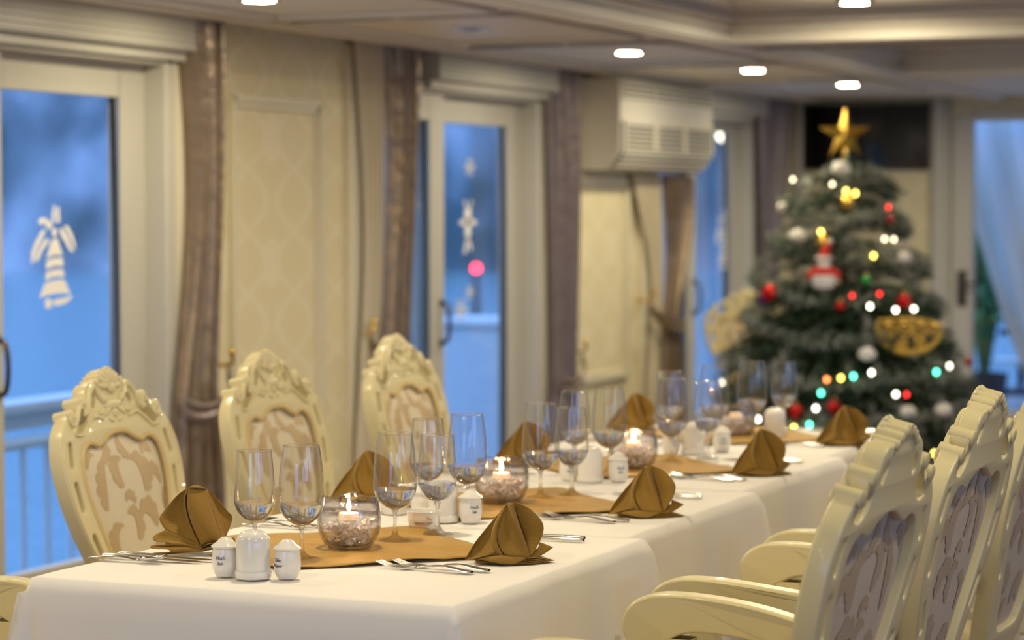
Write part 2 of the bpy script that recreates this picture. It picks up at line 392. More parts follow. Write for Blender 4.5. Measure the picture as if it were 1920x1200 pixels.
# right and rear walls (behind the camera), with the windows that let the dusk in
mb = MB(); mb.box((-3, -2.4, 0), (15.1, -2.28, .85)).box((-3, -2.4, 1.95), (15.1, -2.28, 2.3))
for u in (-3, -.6, 2.0, 4.6, 7.2, 9.8, 12.4, 14.9): mb.box((u, -2.4, .85), (u + .35, -2.28, 1.95))
struct(mb.build('wall_right', M['wallpaper'], smooth=False))
for i, u in enumerate((-2.65, -.25, 2.35, 4.95, 7.55, 10.15, 12.75)):
    e = (-.6, 2.0, 4.6, 7.2, 9.8, 12.4, 14.9)[i]
    wn = bpy.data.objects.new('window_%d' % (i + 1), None); COL.objects.link(wn); struct(wn)
    t = .05
    wf = MB().box((u, -2.37, .85), (u + t, -2.31, 1.95)).box((e - t, -2.37, .85), (e, -2.31, 1.95)).box((u, -2.37, .85), (e, -2.31, .9)).box((u, -2.37, 1.9), (e, -2.31, 1.95)).box(((u + e) / 2 - t / 2, -2.37, .85), ((u + e) / 2 + t / 2, -2.31, 1.95)).build('window_frame', M['white_paint'], wn)
    MB().box((u + .02, -2.343, .87), (e - .02, -2.337, 1.93)).build('pane', M['pane'], wf, smooth=False)
mb = MB(); mb.box((-3.1, -2.4, 0), (-3, .3, 2.3)).box((-3.1, 2.5, 0), (-3, 4.74, 2.3)).box((-3.1, .3, 0), (-3, 2.5, .3)).box((-3.1, .3, 1.95), (-3, 2.5, 2.3))
struct(mb.build('wall_rear', M['wallpaper'], smooth=False))
# ceiling: side soffits at 2.10, cross beams, glossy coffer panels at 2.20
SI = 3.22
struct(MB().box((-3, SI, 2.10), (15.1, 4.50, 2.30)).build('ceiling', M['ceiling'], smooth=False))
struct(MB().box((-3, -2.4, 2.10), (15.1, -.9, 2.30)).build('ceiling', M['ceiling'], smooth=False))
struct(MB().box((-3, 4.50, 2.28), (15.1, 4.74, 2.30)).build('ceiling', M['ceiling'], smooth=False))
beams = [(-3, -2.6), (.95, 1.35), (5.25, 5.65), (9.55, 9.95), (12.29, 15.1)]
for a, b_ in beams: struct(MB().box((a, -.9, 2.10), (b_, SI, 2.28)).build('ceiling', M['ceiling'], smooth=False))
struct(MB().box((-3, -.9, 2.20), (15.1, SI, 2.26)).build('ceiling', M['gloss_panel'], smooth=False))
k = 16
for i in range(len(beams) - 1):
    a = beams[i][1]; b_ = beams[i + 1][0]; mb = MB()
    for w_, z0, z1 in ((0, 2.085, 2.125), (.0, 2.14, 2.16), (.03, 2.165, 2.2)):
        t = .03 + w_
        mb.box((a, -.9, z0), (b_, -.9 + t, z1)).box((a, SI - t, z0), (b_, SI, z1)).box((a, -.9, z0), (a + t, SI, z1)).box((b_ - t, -.9, z0), (b_, SI, z1))
    struct(mb.build('trim_%d' % k, M['ceiling'], bevel=.004)); k += 1
mb = MB()
mb.box((-3, SI - .0, 2.075), (15.1, SI + .07, 2.1)).box((-3, SI + .07, 2.088), (15.1, SI + .10, 2.1))
mb.box((-3, 4.42, 2.082), (15.1, 4.50, 2.1))
struct(mb.build('trim_%d' % k, M['ceiling'], bevel=.004)); k += 1
SL = [2.35, 3.88, 5.41, 7.02, 8.46, 10.03, 11.55, 13.10]
for u in SL:
    a, b_ = u - .66, u + .66; mb = MB()
    for (x0, x1, y0, y1) in ((a, b_, 3.42, 3.46), (a, b_, 4.27, 4.31), (a, a + .04, 3.42, 4.31), (b_ - .04, b_, 3.42, 4.31)):
        mb.box((x0, y0, 2.082), (x1, y1, 2.1))
    struct(mb.build('trim_%d' % k, M['ceiling'], bevel=.005)); k += 1

# recessed downlights
def downlight(loc, lit=True, label='', power=9.0, group='recessed ceiling lights'):
    t = thing('recessed_light', label, 'ceiling light', loc, 0, group)
    mb = MB().lathe([(.074, 0), (.074, -.006), (.066, -.009), (.056, -.006), (.052, 0), (.052, .004)], 32)
    mb.build('trim_ring', M['steel'] if not lit else M['white_paint'], t)
    if lit:
        MB().lathe([(.0001, -.001), (.052, -.001)], 32).build('lens', M['lens'], t)
        l = bpy.data.lights.new('downlight', 'AREA'); l.shape = 'DISK'; l.size = .10; l.energy = power; l.color = LAMP
        lo = bpy.data.objects.new('downlight', l); COL.objects.link(lo); lo.location = (loc[0], loc[1], loc[2] - .007); lo.visible_camera = True
    else:
        MB().ell((0, 0, .006), (.044, .044, .02)).build('lens', M['dark_steel'], t)
    return t
M['lens'] = emat('lamp_lens', (1, .95, .66), 1.8)
names = ['recessed light in the side soffit, nearest the rear wall', 'second recessed light in the side soffit from the rear wall', 'recessed light in the side soffit beside the armchair at the left edge', 'lit recessed ceiling light at the top edge, left of the unlit one', 'unlit chrome recessed ceiling light in the side soffit', 'lit recessed ceiling light just left of the air conditioner', 'lit recessed ceiling light right of the air conditioner', 'lit recessed ceiling light above the tree, farthest in the row']
for i, u in enumerate(SL):
    downlight((u, (4.05, 4.03, 4.01, 3.99, 3.878, 3.834, 3.755, 3.705)[i], 2.1), i != 4, names[i] or 'recessed ceiling light in the side soffit nearer than the picture shows', power=10.5)
for u, q in ((-1.6, 'by the rear wall'), (.1, 'a step in from the rear wall')): downlight((u, 2.2, 2.198), True, 'recessed ceiling light in the glossy panel ' + q, 9)
for u, q in ((2.3, 'before the near end of the dining table'), (4.2, 'above the near end of the dining table'), (6.6, 'above the far end of the dining table'), (8.2, 'between the dining table and the tree')): downlight((u, 2.2, 2.198), True, 'recessed ceiling light in the glossy panel ' + q, 12)
for u, q in ((2.3, 'nearest'), (4.2, 'second nearest'), (6.6, 'third'), (8.2, 'fourth'), (11.1, 'farthest')): downlight((u, .3, 2.198), True, 'recessed light in the glossy panel on the aisle side, %s of that row' % q, 11)
downlight((9.03, 2.53, 2.198), True, 'lit recessed light at the top right, in the glossy ceiling panel', 12)
downlight((11.1, 2.3, 2.198), True, 'recessed ceiling light in the far coffer, hidden by the beam', 9)
downlight((13.5, 2.5, 2.1), True, 'unseen ceiling light added by the far door to brighten its trim', 13)  # out-of-view lamp, added close by to brighten the far-wall trim
#PART2
# ------------------------------------------------------------------ outside: bay, cliffs, deck
rows = []
random.seed(3)
for j in range(14):
    z = -2.5 + j * 5.5; row = []
    for i in range(90):
        a = R(-95 + 260 * i / 89); n_ = math.sin(i * 1.7 + j * .8) * 4 + math.sin(i * .53 + j * .35 + 2) * 9 + random.uniform(-2.5, 2.5)
        rr = 150 + n_ * (.3 + j / 14) + j * 2.2
        row.append((rr * math.cos(a), rr * math.sin(a), z + (random.uniform(-1, 1) if j else 0)))
    rows.append(row)
o = struct(MB().grid(rows).build('cliff', M['rock'], smooth=True, merge=False), 'limestone cliffs across the bay')
o = struct(MB().add([(-300, -300, -2.5), (300, -300, -2.5), (300, 300, -2.5), (-300, 300, -2.5)], [(0, 1, 2, 3)]).build('water', M['sea'], smooth=False))
struct(MB().box((-3, WV + .14, -.5), (19, 6.1, -.42)).box((15.16, -2.4, -.5), (19, 4.7, -.02)).build('ground', M['deck'], smooth=False), 'side deck boards')
# side railing
rl = thing('deck_railing', 'white deck railing with thin balusters outside the left window', 'railing', (0, 5.85, -.42))
mb = MB(); mb.tube([(2, 0, .86), (12, 0, .86)], .028).tube([(2, 0, .2), (12, 0, .2)], .018)
mb.build('rail', M['rail'], rl)
MB().box((2, -.02, .985), (11.8, .14, 1.03)).box((2, .08, .90), (11.8, .13, 1.0)).build('cap_rail', M['rail'], rl, bevel=.01)
for i in range(22): MB().tube([(7.1 + i * .172, 0, 0), (7.1 + i * .172, 0, .86)], .014, 8).build('baluster', M['rail'], rl)
for u in (4.0, 7.0, 11.6): MB().box((u, -.03, 0), (u + .06, .03, 1.0)).build('post', M['rail'], rl)
MB_ = MB().box((-.21, -.2, 0), (.21, .2, 1.14)).box((-.24, -.23, 1.14), (.24, .23, 1.19)); 
t = MB_.build('deck_locker', M['rail'], bevel=.015, loc=(12.92, 5.85, -.42)); tag(t, 'tall white deck locker outside the middle door', 'locker')
# small tender boat moored alongside (seen through the middle and far doors)
def boat(loc, rz, label, s=1.0):
    b = thing('tender_boat', label, 'boat', loc, rz, None, (s, s, s))
    rows = []
    for i in range(13):
        x = -1.9 + 3.8 * i / 12; w_ = .72 * (1 - max(0, (x - .3) / 1.6) ** 2.2) if x > .3 else .72; w_ = max(w_, .02); zz = .55 + .22 * max(0, x / 1.9) ** 2
        rows.append([(x, -w_, zz), (x, -w_ * .8, .2), (x, -w_ * .35, 0), (x, w_ * .35, 0), (x, w_ * .8, .2), (x, w_, zz)])
    mb = MB().grid(rows); mb.grid([[r[0], r[5]] for r in rows]); mb.add(rows[0], [(0, 1, 2, 3, 4, 5)]); mb.build('hull', M['rail'], b, solid=.02)
    MB().prism([(-.9, .55), (-.8, 1.05), (.3, 1.05), (.75, .62)], 'y', -.45, .45).build('cabin', M['rail'], b, bevel=.03)
    MB().box((-.7, -.46, .72), (.2, .46, .95)).build('cabin_window', M['shade_dark'], b)
    return b
boat((29.5, 13.2, -2.5), R(10), 'white tender boat on the water seen low through the far left-hand door', 2.0)
boat((41, 19.5, -2.5), R(60), 'white tender boat on the water seen through the middle door', 1.7)
rb = thing('channel_buoy', 'small buoy with a red light out on the water beyond the middle door', 'buoy', (54, 24.64, -2.5))
MB().lathe([(.001, .0), (.5, .02), (.5, .5), (.12, .6), (.06, 2.36), (.001, 2.36)], 16).build('body', M['shade_dark'], rb)
M['redlamp'] = emat('red_signal', (1, .03, .06), 14)
MB().ell((0, 0, 2.43), (.08, .08, .09)).build('signal_lamp', M['redlamp'], rb)
M['bulb_w'] = emat('deck_bulb', (1, .93, .70), 5)
lb = thing('deck_lamp', 'round lit bulb on the deck seen at the top of the far left-hand door', 'lamp', (14.9, 5.05, 1.895))
MB().ell((0, 0, -.02), (.036, .036, .036)).build('bulb', M['bulb_w'], lb); MB().tube([(0, 0, .02), (0, 0, .37)], .012).build('stem', M['rail'], lb)
struct(MB().box((-3, 4.74, 2.3), (15.2, 5.2, 2.36)).build('roof', M['rail'], smooth=False))
# beyond the far door: gathered canvas curtain, stair, potted plant
rows = []
for j in range(15):
    z = 2.25 - j * .14; s_ = j / 14; row = []
    a0 = 3.85 - .60 * s_ ** 1.2; a1 = 2.2 - .2 * s_
    for i in range(50):
        q = i / 49; row.append((15.75 + .05 * math.sin(q * 42) * (1 - .3 * s_) + .02 * math.sin(q * 17 + j), a0 + (a1 - a0) * q, z))
    rows.append(row)
cu = MB().grid(rows).build('canvas_curtain', M['canvas'], solid=.004, merge=False); tag(cu, 'pale canvas curtain pulled slantwise outside the far glass door', 'curtain')
st = thing('deck_stair', 'dark open-tread stair on the deck outside the far door', 'stair', (16.8, 2.6, 0))
for i in range(6): MB().box((i * .22, -.1, .1 + i * .2), (i * .22 + .26, 1.15, .14 + i * .2)).build('tread', M['rail'] if i % 2 else M['shade_dark'], st)
MB().box((0, 1.15, 0), (.05, 1.2, 1.3)).box((1.3, 1.15, 0), (1.35, 1.2, 2.2)).box((0, -.15, 0), (.05, -.1, 1.3)).build('stringer', M['shade_dark'], st)
pt = thing('potted_plant', 'green leafy plant outside the far glass door', 'plant', (16.2, 3.62, 0))
MB().lathe([(.001, 0), (.12, 0), (.16, .3), (.14, .3), (.14, .27), (.001, .27)], 20).build('pot', M['shade_dark'], pt)
mb = MB()
for i in range(60):
    a = random.uniform(0, 6.28); l_ = random.uniform(.25, .5); h_ = random.uniform(.4, .95); d = Vector((math.cos(a), math.sin(a), 0)); sd = Vector((-d.y, d.x, 0)) * .03
    p0 = Vector((0, 0, .27)); p1 = p0 + d * l_ * .3 + Vector((0, 0, h_)); p2 = p0 + d * l_ * .6 + Vector((0, 0, h_ * .85))
    mb.add([p0 + d * .03, (p0 + p1) / 2 + sd * .3, p1 - sd, p2, p1 + sd], [(0, 1, 2), (1, 4, 2), (2, 3, 4)])
mb.build('leaves', M['plant'], pt, merge=False, smooth=False)

# ------------------------------------------------------------------ dining tables and cloths
TZ = .75
TB = [(3.60, 4.49, 2.095, .405), (4.49, 5.32, 2.128, .40), (5.32, 6.15, 2.155, .393), (6.15, 6.93, 2.195, .385)]
tn = ['nearest', 'second nearest', 'third', 'farthest']
for i, (a, b_, c, hw) in enumerate(TB):
    t = thing('dining_table', 'square dining table under the %s white cloth of the long row' % tn[i], 'table', ((a + b_) / 2, c, 0), 0, 'dining tables pushed together under white cloths')
    L = (b_ - a) / 2 - .03; W = hw - .03
    MB().box((-L, -W, .715), (L, W, .744)).build('tabletop', M['floor'], t, bevel=.005)
    for sx in (-1, 1):
        for sy in (-1, 1): MB().box((sx * (L - .05) - .025, sy * (W - .05) - .025, 0), (sx * (L - .05) + .025, sy * (W - .05) + .025, .715)).build('leg', M['floor'], t)
def smoothstep(x): x = max(0, min(1, x)); return x * x * (3 - 2 * x)
def cloth(i):
    a, b_, c, hw = TB[i]; drop = .55; near_end = i == 0; far_end = i == 3; r = .022
    ov = .0 if near_end else .012
    u0 = a - ov; u1 = b_
    def param(n0, n1, lo, hi, skl, skh):
        """positions across: flat part plus skirt lengths"""
        out = []
        if skl: out += [lo - skl * (1 - k_ / 14) ** 1.0 for k_ in range(14)] + [lo - .01, lo - .004]
        out += [lo + (hi - lo) * k_ / n1 for k_ in range(n1 + 1)]
        if skh: out += [hi + .004, hi + .01] + [hi + skh * (k_ + 1) / 14 for k_ in range(14)]
        return out
    US = param(0, 40, u0, u1, drop if near_end else 0, drop if far_end else 0)
    VS = param(0, 24, c - hw, c + hw, drop, drop)
    rows = []
    def fall(d):
        """distance beyond the edge -> (outward, downward) round a soft lip"""
        q = math.pi / 2 * r
        if d <= 0: return 0, 0
        if d < q: th = d / r; return r * math.sin(th), r * (1 - math.cos(th))
        return r, r + (d - q)
    for u in US:
        row = []
        for v in VS:
            du = (u0 - u) if u < u0 else (u - u1 if u > u1 else 0); su = -1 if u < u0 else 1
            dv = (c - hw - v) if v < c - hw else (v - c - hw if v > c + hw else 0); sv = -1 if v < c - hw else 1
            bu = min(max(u, u0), u1); bv = min(max(v, c - hw), c + hw)
            z = TZ + .002 + .0008 * i + .0006 * math.sin(u * 31 + v * 13)
            if du and dv:
                # corner: the hanging corner folds into a soft cone
                L = math.hypot(du, dv); ang = math.atan2(dv, du); d_ = max(du, dv)
                o_, dn = fall(d_)
                fl = min(du, dv) * .16 + .0
                nu = math.cos(ang); nv = math.sin(ang); 
                x = bu + su * (o_ * min(1, nu * 1.5) + fl); y = bv + sv * (o_ * min(1, nv * 1.5) + fl); zz = z - dn
            elif dv:
                o_, dn = fall(dv); wv_ = (1 if sv < 0 else .5) * dn * (.030 * math.sin(bu * 17 + i * 2 + sv) + .018 * math.sin(bu * 41 + sv * 2 + i))
                seam = 0
                if i < 3: seam += (.22 if sv < 0 else .05) * dn * math.exp(-((bu - u1) / .045) ** 2)
                if i > 0: seam += (.10 if sv < 0 else .03) * dn * math.exp(-((bu - u0) / .07) ** 2)
                x = bu; y = bv + sv * (o_ + .03 * dn + wv_ + seam + .0015 * i); zz = z - dn
            elif du:
                o_, dn = fall(du); wv_ = dn * (.012 * math.sin(bv * 15 + 1) + .008 * math.sin(bv * 37))
                x = bu + su * (o_ + .04 * dn + wv_); y = bv; zz = z - dn
            else: x, y, zz = u, v, z
            row.append((x, y, zz))
        rows.append(row)
    o = MB().grid(rows).build('tablecloth', M['cloth'], solid=.0012, merge=False, angle=80, off=1)
    tag(o, ['white tablecloth on the nearest table, its end hanging towards the viewer', 'white tablecloth on the second table of the row', 'white tablecloth on the third table of the row', 'white tablecloth on the farthest table, nearest the tree'][i], 'tablecloth', 'white tablecloths on the long table')
for i in range(4): cloth(i)

PS = [(4.13, 2.15), (4.885, 2.155), (5.71, 2.18), (6.60, 2.20)]
Z0 = TZ + .0065
wh = ['nearest', 'second nearest', 'third nearest', 'farthest']
# square gold-brown runners laid cornerwise between facing places
for i, (u, v) in enumerate(PS):
    n = 30; hd = .315; rows = []; random.seed(20 + i)
    for j in range(n + 1):
        row = []
        for k in range(n + 1):
            a = -1 + 2 * k / n; b_ = -1 + 2 * j / n; x = (a + b_) / 2 * hd; y = (a - b_) / 2 * hd
            z = .0012 + .0016 * math.sin(a * 5 + i) * math.sin(b_ * 4 + 1) + .0010 * math.sin(a * 11 + b_ * 7)
            if abs(a) > .9 or abs(b_) > .9: z += .0018 * abs(math.sin(a * 9 + b_ * 6))
            row.append((x + .004 * math.sin(b_ * 6), y + .004 * math.sin(a * 7), max(0, z) + .0012))
        rows.append(row)
    o = MB().grid(rows).build('table_runner', M['runner'], solid=.001, merge=False, loc=(u - .01, v - .005, Z0 - .001), off=1)
    o.rotation_euler.z = R(2)
    tag(o, 'gold-brown square cloth laid cornerwise under the %s candle bowl' % wh[i], 'table runner', 'gold-brown cloths across the table')

# ------------------------------------------------------------------ napkins
def napkin_a(loc, rz, label, s=1.0, sx=1.0, th=R(0)):
    S = .0103; mb = MB()
    T = (-.5, 1.5, 10.3); 
    mb.loft([(-8, 0, .3), (-6.3, .5, 3.2), (-3.6, 1, 6.6), T], [(-8, 0, .25), (-6, -.8, .4), (-4.2, -1.6, .9), (-2.6, -2.2, 1.5)], 14, 10, (-.3, 1.2, 0), S)
    fl = [T, (-2.0, .4, 8.2), (-3.1, -.6, 5.8), (-3.1, -1.6, 3.4), (-2.4, -2.3, 1.6)]
    fr = [T, (-1.5, .1, 7.9), (-2.3, -.9, 5.4), (-2.1, -1.9, 3.2), (-1.0, -2.5, 1.4)]
    mb.loft(fl, fr, 16, 4, (0, -.5, 0), S)
    ridge = [T, (.8, -.5, 7.6), (2.2, -1.5, 4.4), (3.6, -2.0, .8)]
    mb.loft([T, (-1.5, .2, 7.8), (-2.2, -.7, 5.2), (-1.8, -1.7, 3.0), (-.6, -2.3, 1.2)], ridge, 16, 8, (.2, 1.0, 0), S)
    val = [(1.1, 2.6, 10.4), (1.5, 2.4, 7.2), (2.5, 1.3, 3.6), (3.7, -1.0, .9)]
    mb.loft(ridge, val, 16, 6, (.3, .5, .2), S)
    mb.loft(val, [(1.1, 2.2, 10.4), (3.7, 1.6, 9.4), (6.0, .6, 6.9), (5.8, .2, 4.4), (3.8, -1.1, .9)], 18, 8, (.1, -.4, 0), S)
    mb.loft([T, (.4, 2.4, 10.6), (1.1, 2.2, 10.4)], [(-7, 3, .3), (-1, 4, .3), (5.5, 3.2, .5)], 14, 10, (0, .6, .5), S)
    # folded layers at the base
    for k, (dz, dx) in enumerate(((0, 0), (.28, .4), (.6, .2), (.95, -.3))):
        mb.loft([(-5.9 + dx, -2.0 - .25 * k, dz + .05), (-2.5, -2.8, dz + .25 + .2 * k), (.6, -3.0 + .2 * k, dz + .05), (4.0, -2.0, dz), (8.1 - k * .6, 1.0, dz * .7 + .1)],
                [(-6.2 + dx, 2, dz * .5), (-2, 3, dz * .5), (1, 3.2, dz * .4), (4, 3.3, dz * .4), (7.2 - k, 3.0, dz * .5)], 18, 5, (0, 0, .25), S)
    mb.loft([(-2.6, -2.2, 1.7), (0, -3.1, 1.3), (3.7, -1.5, 1.0)], [(-5.6, -2.6, .9), (-1.4, -3.9, .2), (.9, -3.6, .1)], 14, 5, (0, -.2, .3), S)
    mb.loft([(3.8, -1.1, .9), (5.2, .8, 2.6), (5.2, 1.6, 3.4)], [(3.9, -1.3, .5), (6.0, .3, 1.2), (7.9, 1.4, 2.4)], 12, 5, (0, 0, .15), S)
    o = mb.build('napkin', M['napkin'], solid=.0011, merge=False, angle=70, loc=loc); o.rotation_euler.z = rz; o.scale = (s * sx, s, s)
    return tag(o, label, 'napkin', 'folded golden-brown napkins')
def napkin_b(loc, rz, label, s=1.0):
    S = .0103; mb = MB()
    E1 = [(-1.1, 1, 11.9), (-3.0, .8, 10.6), (-5.2, .2, 8.0), (-6.2, -.5, 6.3), (-5.0, -1, 4.4)]
    E2 = [(-1.3, .4, 11.6), (-1.5, -.4, 9.4), (-.8, -1.2, 6.4), (.3, -1.8, 3.8), (1.5, -2.2, 1.7)]
    mb.loft(E1, E2, 18, 10, (0, 1.9, 0), S)
    E2b = [(-.9, .2, 12.0), (-1.1, -.6, 9.2), (-.3, -1.5, 6.2), (.8, -2.2, 3.7), (1.8, -2.5, 1.7)]
    E3 = [(2.4, .8, 11.6), (2.9, .2, 9.6), (3.9, -.6, 6.4), (4.8, -1.4, 4.0), (5.5, -2.0, 2.3)]
    mb.loft(E2b, E3, 18, 10, (0, -1.3, .4), S)
    mb.loft([(-1.1, 1, 11.9), (0, .8, 12.3), (1.4, .8, 12.1), (2.4, .8, 11.6)], [(-.9, .2, 12.0), (0, -.2, 12.1), (1.3, 0, 12.0), (2.4, .8, 11.6)], 8, 4, (0, 0, .2), S)
    mb.loft(E3, [(2.4, .9, 11.6), (4.3, 1.2, 9.8), (6.0, 1.6, 7.6), (7.0, 1.8, 6.2), (5.9, .9, 3.1)], 16, 9, (.2, 1.0, 0), S)
    mb.loft([(2.4, 1, 11.6), (-1, 1.2, 11.8)], [(6, 3.5, .5), (-6, 3.5, .5)], 10, 8, (0, .4, .3), S)
    # accordion pleats fanning out at the lower left
    Z = [(-5.0, -1, 4.4), (-6.7, -1.1, 3.6), (-7.3, -1.6, 2.9), (-6.6, -2.3, 2.5), (-4.6, -2.8, 2.35), (-3.9, -3.0, 1.95), (-5.0, -2.9, 1.75), (-7.2, -2.5, 1.75), (-7.6, -2.7, 1.35), (-6.4, -3.3, 1.2), (-4.4, -3.8, 1.2), (-3.7, -4.0, .8), (-4.8, -3.9, .5), (-6.9, -3.4, .45), (-7.4, -3.3, .15), (-6.2, -3.6, .1)]
    mb.loft(Z, [(1.7 + .02 * k, -2.3 - .05 * k, 1.7 - .07 * k) for k in range(16)], 60, 12, (0, 0, .25), S)
    for k in range(3):
        mb.loft([(1.6, -2.6 - .1 * k, 1.6 - .4 * k), (3.2, -3.1 - .2 * k, 2.9 - .75 * k), (5.0, -2.9 - .2 * k, 2.7 - .8 * k), (6.2, -2.0, 1.4 - .45 * k)], [(1.5, -1.6, 1.2 - .4 * k), (3.3, 0, 1.6 - .5 * k), (5, .5, 1.7 - .5 * k), (6.6, .4, 1.2 - .4 * k)], 16, 5, (0, 0, .3), S)
    mb.loft([(5.6, -1.2, .4), (6.4, -.5, 2.0), (7.4, .8, 2.9)], [(3, 3, .1), (6.2, 2.8, .2), (7.6, 2.2, .9)], 8, 5, (0, 0, .2), S)
    o = mb.build('napkin', M['napkin'], solid=.0011, merge=False, angle=70, loc=loc); o.rotation_euler.z = rz; o.scale = (s, s, s)
    return tag(o, label, 'napkin', 'folded golden-brown napkins')
NA = R(-66)
napkin_a((4.07, 1.79, Z0), NA, 'brown folded napkin, nearest on the aisle side of the table', 1.0)
napkin_a((4.795, 1.792, Z0), NA + R(-8), 'brown folded napkin, second nearest on the aisle side', .98)
napkin_a((5.655, 1.81, Z0), NA + R(10), 'brown folded napkin, third on the aisle side', 1.02, .95)
napkin_a((6.46, 1.83, Z0), NA + R(4), 'brown folded napkin, farthest on the aisle side, before the tree', .98, 1.05)
napkin_b((3.935, 2.385, Z0), NA, 'fanned brown napkin at the near left corner of the table', 1.0)
napkin_a((4.81, 2.465, Z0), NA + R(6), 'brown folded napkin behind the nearest tall glasses, window side', 1.0)
napkin_a((5.62, 2.43, Z0), NA + R(-5), 'brown folded napkin, third along the window side', 1.02)
napkin_a((6.66, 2.53, Z0), NA + R(-10), 'brown folded napkin, farthest along the window side', .98)

# ------------------------------------------------------------------ wine glasses
def wine_glass(h, rb, rr, zb, label):
    t = thing('wine_glass', label, 'wine glass', (0, 0, 0), 0, 'stemmed wine glasses on the long table')
    k = h / .213
    ft = MB().lathe([(.0001, 0), (.034 * k, 0), (.0345 * k, .0012), (.03 * k, .003), (.016 * k, .006), (.0075, .012), (.0045, .022), (.0036, .035), (.0036, .05 * k), (.0045, zb - .006), (.008, zb - .0005), (.0001, zb - .0005)], 40)
    ft.build('stem', M['stem_glass'], t)
    zm = zb + (h - zb) * .30
    P_ = spline([(.0001, zb), (.008, zb + .0012), (.0205, zb + (zm - zb) * .16), (rb * .79, zb + (zm - zb) * .43), (rb * .95, zb + (zm - zb) * .74), (rb, zm), (rb * .985, zm + (h - zm) * .3), (rb * .93, zm + (h - zm) * .62), (rr, h)], 6)
    MB().lathe(P_, 56).build('bowl', M['bowl_glass'], t)
    MB().tube([(rr * math.cos(a), rr * math.sin(a), h) for a in [2 * math.pi * q / 48 for q in range(49)]], .0009, 6, False).build('rim', M['stem_glass'], t)
    zl = zm - .004; W = [(r * .985, z + .0006) for r, z in P_ if z < zl and r > .001]
    rl_ = W[-1][0] * .3 + rb * .985 * .7
    MB().lathe([(.0001, W[0][1])] + W + [(rl_, zl), (.0001, zl)], 56).build('water', M['water'], t)
    return t
big = wine_glass(.213, .0425, .034, .062, 'tmp'); small = wine_glass(.20, .0385, .0325, .066, 'tmp')
GL = [(big, 3.945, 2.158, 'large wine glass, second from the left at the near end of the table'), (small, 3.94, 2.255, 'smaller wine glass, leftmost of all at the near end'),
      (big, 4.235, 2.108, 'large wine glass just right of the nearest candle bowl'), (small, 4.355, 2.073, 'smaller wine glass in front of the small logo dish'),
      (small, 4.68, 2.25, 'smaller wine glass seen behind the glass by the logo dish'), (big, 4.68, 2.157, 'large wine glass left of the second candle bowl'),
      (big, 5.0, 2.122, 'large wine glass right of the second candle bowl'), (small, 5.07, 2.075, 'smaller wine glass right beside the large one past the second candle bowl'),
      (small, 5.54, 2.26, 'smaller wine glass hidden behind the pair left of the third candle bowl'), (big, 5.53, 2.164, 'large wine glass left of the third candle bowl'),
      (big, 5.86, 2.12, 'large wine glass right of the third candle bowl'), (small, 5.97, 2.06, 'smaller wine glass beside the large one past the third candle bowl'),
      (small, 6.30, 2.285, 'smaller wine glass on the window side at the far end of the table'), (big, 6.40, 2.19, 'large wine glass left of the farthest candle bowl'),
      (big, 6.62, 2.15, 'large wine glass before the tree, left one of the last pair'), (small, 6.83, 2.12, 'smaller wine glass before the tree, right one of the last pair')]
for i, (g, u, v, lab) in enumerate(GL):
    o = dup(g, (u, v, Z0), label=lab)
for g in (big, small):
    for c in list(g.children): bpy.data.objects.remove(c)
    bpy.data.objects.remove(g)

# ------------------------------------------------------------------ candle bowls
def votive(loc, lab, s=1.0, rz=0, lit=True):
    t = thing('candle_bowl', lab, 'candle holder', loc, rz, 'round glass candle bowls', (s, s, s))
    wob = lambda a, j: (.0028 * math.sin(a * 3 + .7) + .0018 * math.sin(a * 5)) if j >= 7 and j <= 10 else 0
    MB().lathe([(.0001, .0015), (.036, .0015), (.044, .006), (.054, .02), (.0605, .04), (.0615, .06), (.0585, .082), (.054, .097), (.0525, .1005), (.051, .0995), (.050, .096), (.056, .08), (.0585, .06), (.0575, .04), (.051, .022), (.042, .010), (.034, .008), (.0001, .008)], 64, wob=wob).build('bowl', M['votive_glass'], t)
    mb = MB(); random.seed(int(loc[0] * 100))
    for i in range(150):
        a = random.uniform(0, 6.28); z = .013 + .043 * random.random(); rm = .033 + .38 * (z - .012); r = rm * math.sqrt(random.random()); q = random.uniform(.005, .008)
        c = (r * math.cos(a), r * math.sin(a), z); vs = []
        rot = Matrix.Rotation(random.uniform(0, 3), 3, Vector((random.random(), random.random(), random.random() + .1)).normalized())
        for d in ((1, 0, 0), (-1, 0, 0), (0, 1, 0), (0, -1, 0), (0, 0, 1), (0, 0, -1)):
            p_ = rot @ Vector(d) * q * random.uniform(.8, 1.2); vs.append((c[0] + p_.x, c[1] + p_.y, c[2] + p_.z))
        mb.add(vs, [(0, 2, 4), (2, 1, 4), (1, 3, 4), (3, 0, 4), (2, 0, 5), (1, 2, 5), (3, 1, 5), (0, 3, 5)])
    o = mb.build('glass_beads', M['crystal'], t, smooth=False, merge=False); o['kind'] = 'stuff'
    cd = MB().lathe([(.0001, .056), (.018, .056), (.0195, .058), (.0195, .067), (.018, .069), (.0001, .0675)], 28).build('candle', M['wax'], t)
    MB().tube([(0, 0, .067), (0, 0, .074)], .0007, 6).build('wick', M['black'], cd)
    if lit:
        MB().lathe([(.0001, .0715), (.0032, .0745), (.0046, .079), (.0038, .0865), (.0018, .094), (.0001, .099)], 16).build('flame', M['flame'], cd)
        l = bpy.data.lights.new('candlelight', 'POINT'); l.energy = 1.7; l.color = (1, .5, .18); l.shadow_soft_size = .006
        lo = bpy.data.objects.new('candlelight', l); COL.objects.link(lo); lo.location = (loc[0], loc[1], loc[2] + .083 * s)
    return t
votive((4.105, 2.142, Z0), 'nearest lit glass candle bowl with glass beads', 1.0)
votive((4.865, 2.159, Z0), 'second lit glass candle bowl along the table', 1.0, 2)
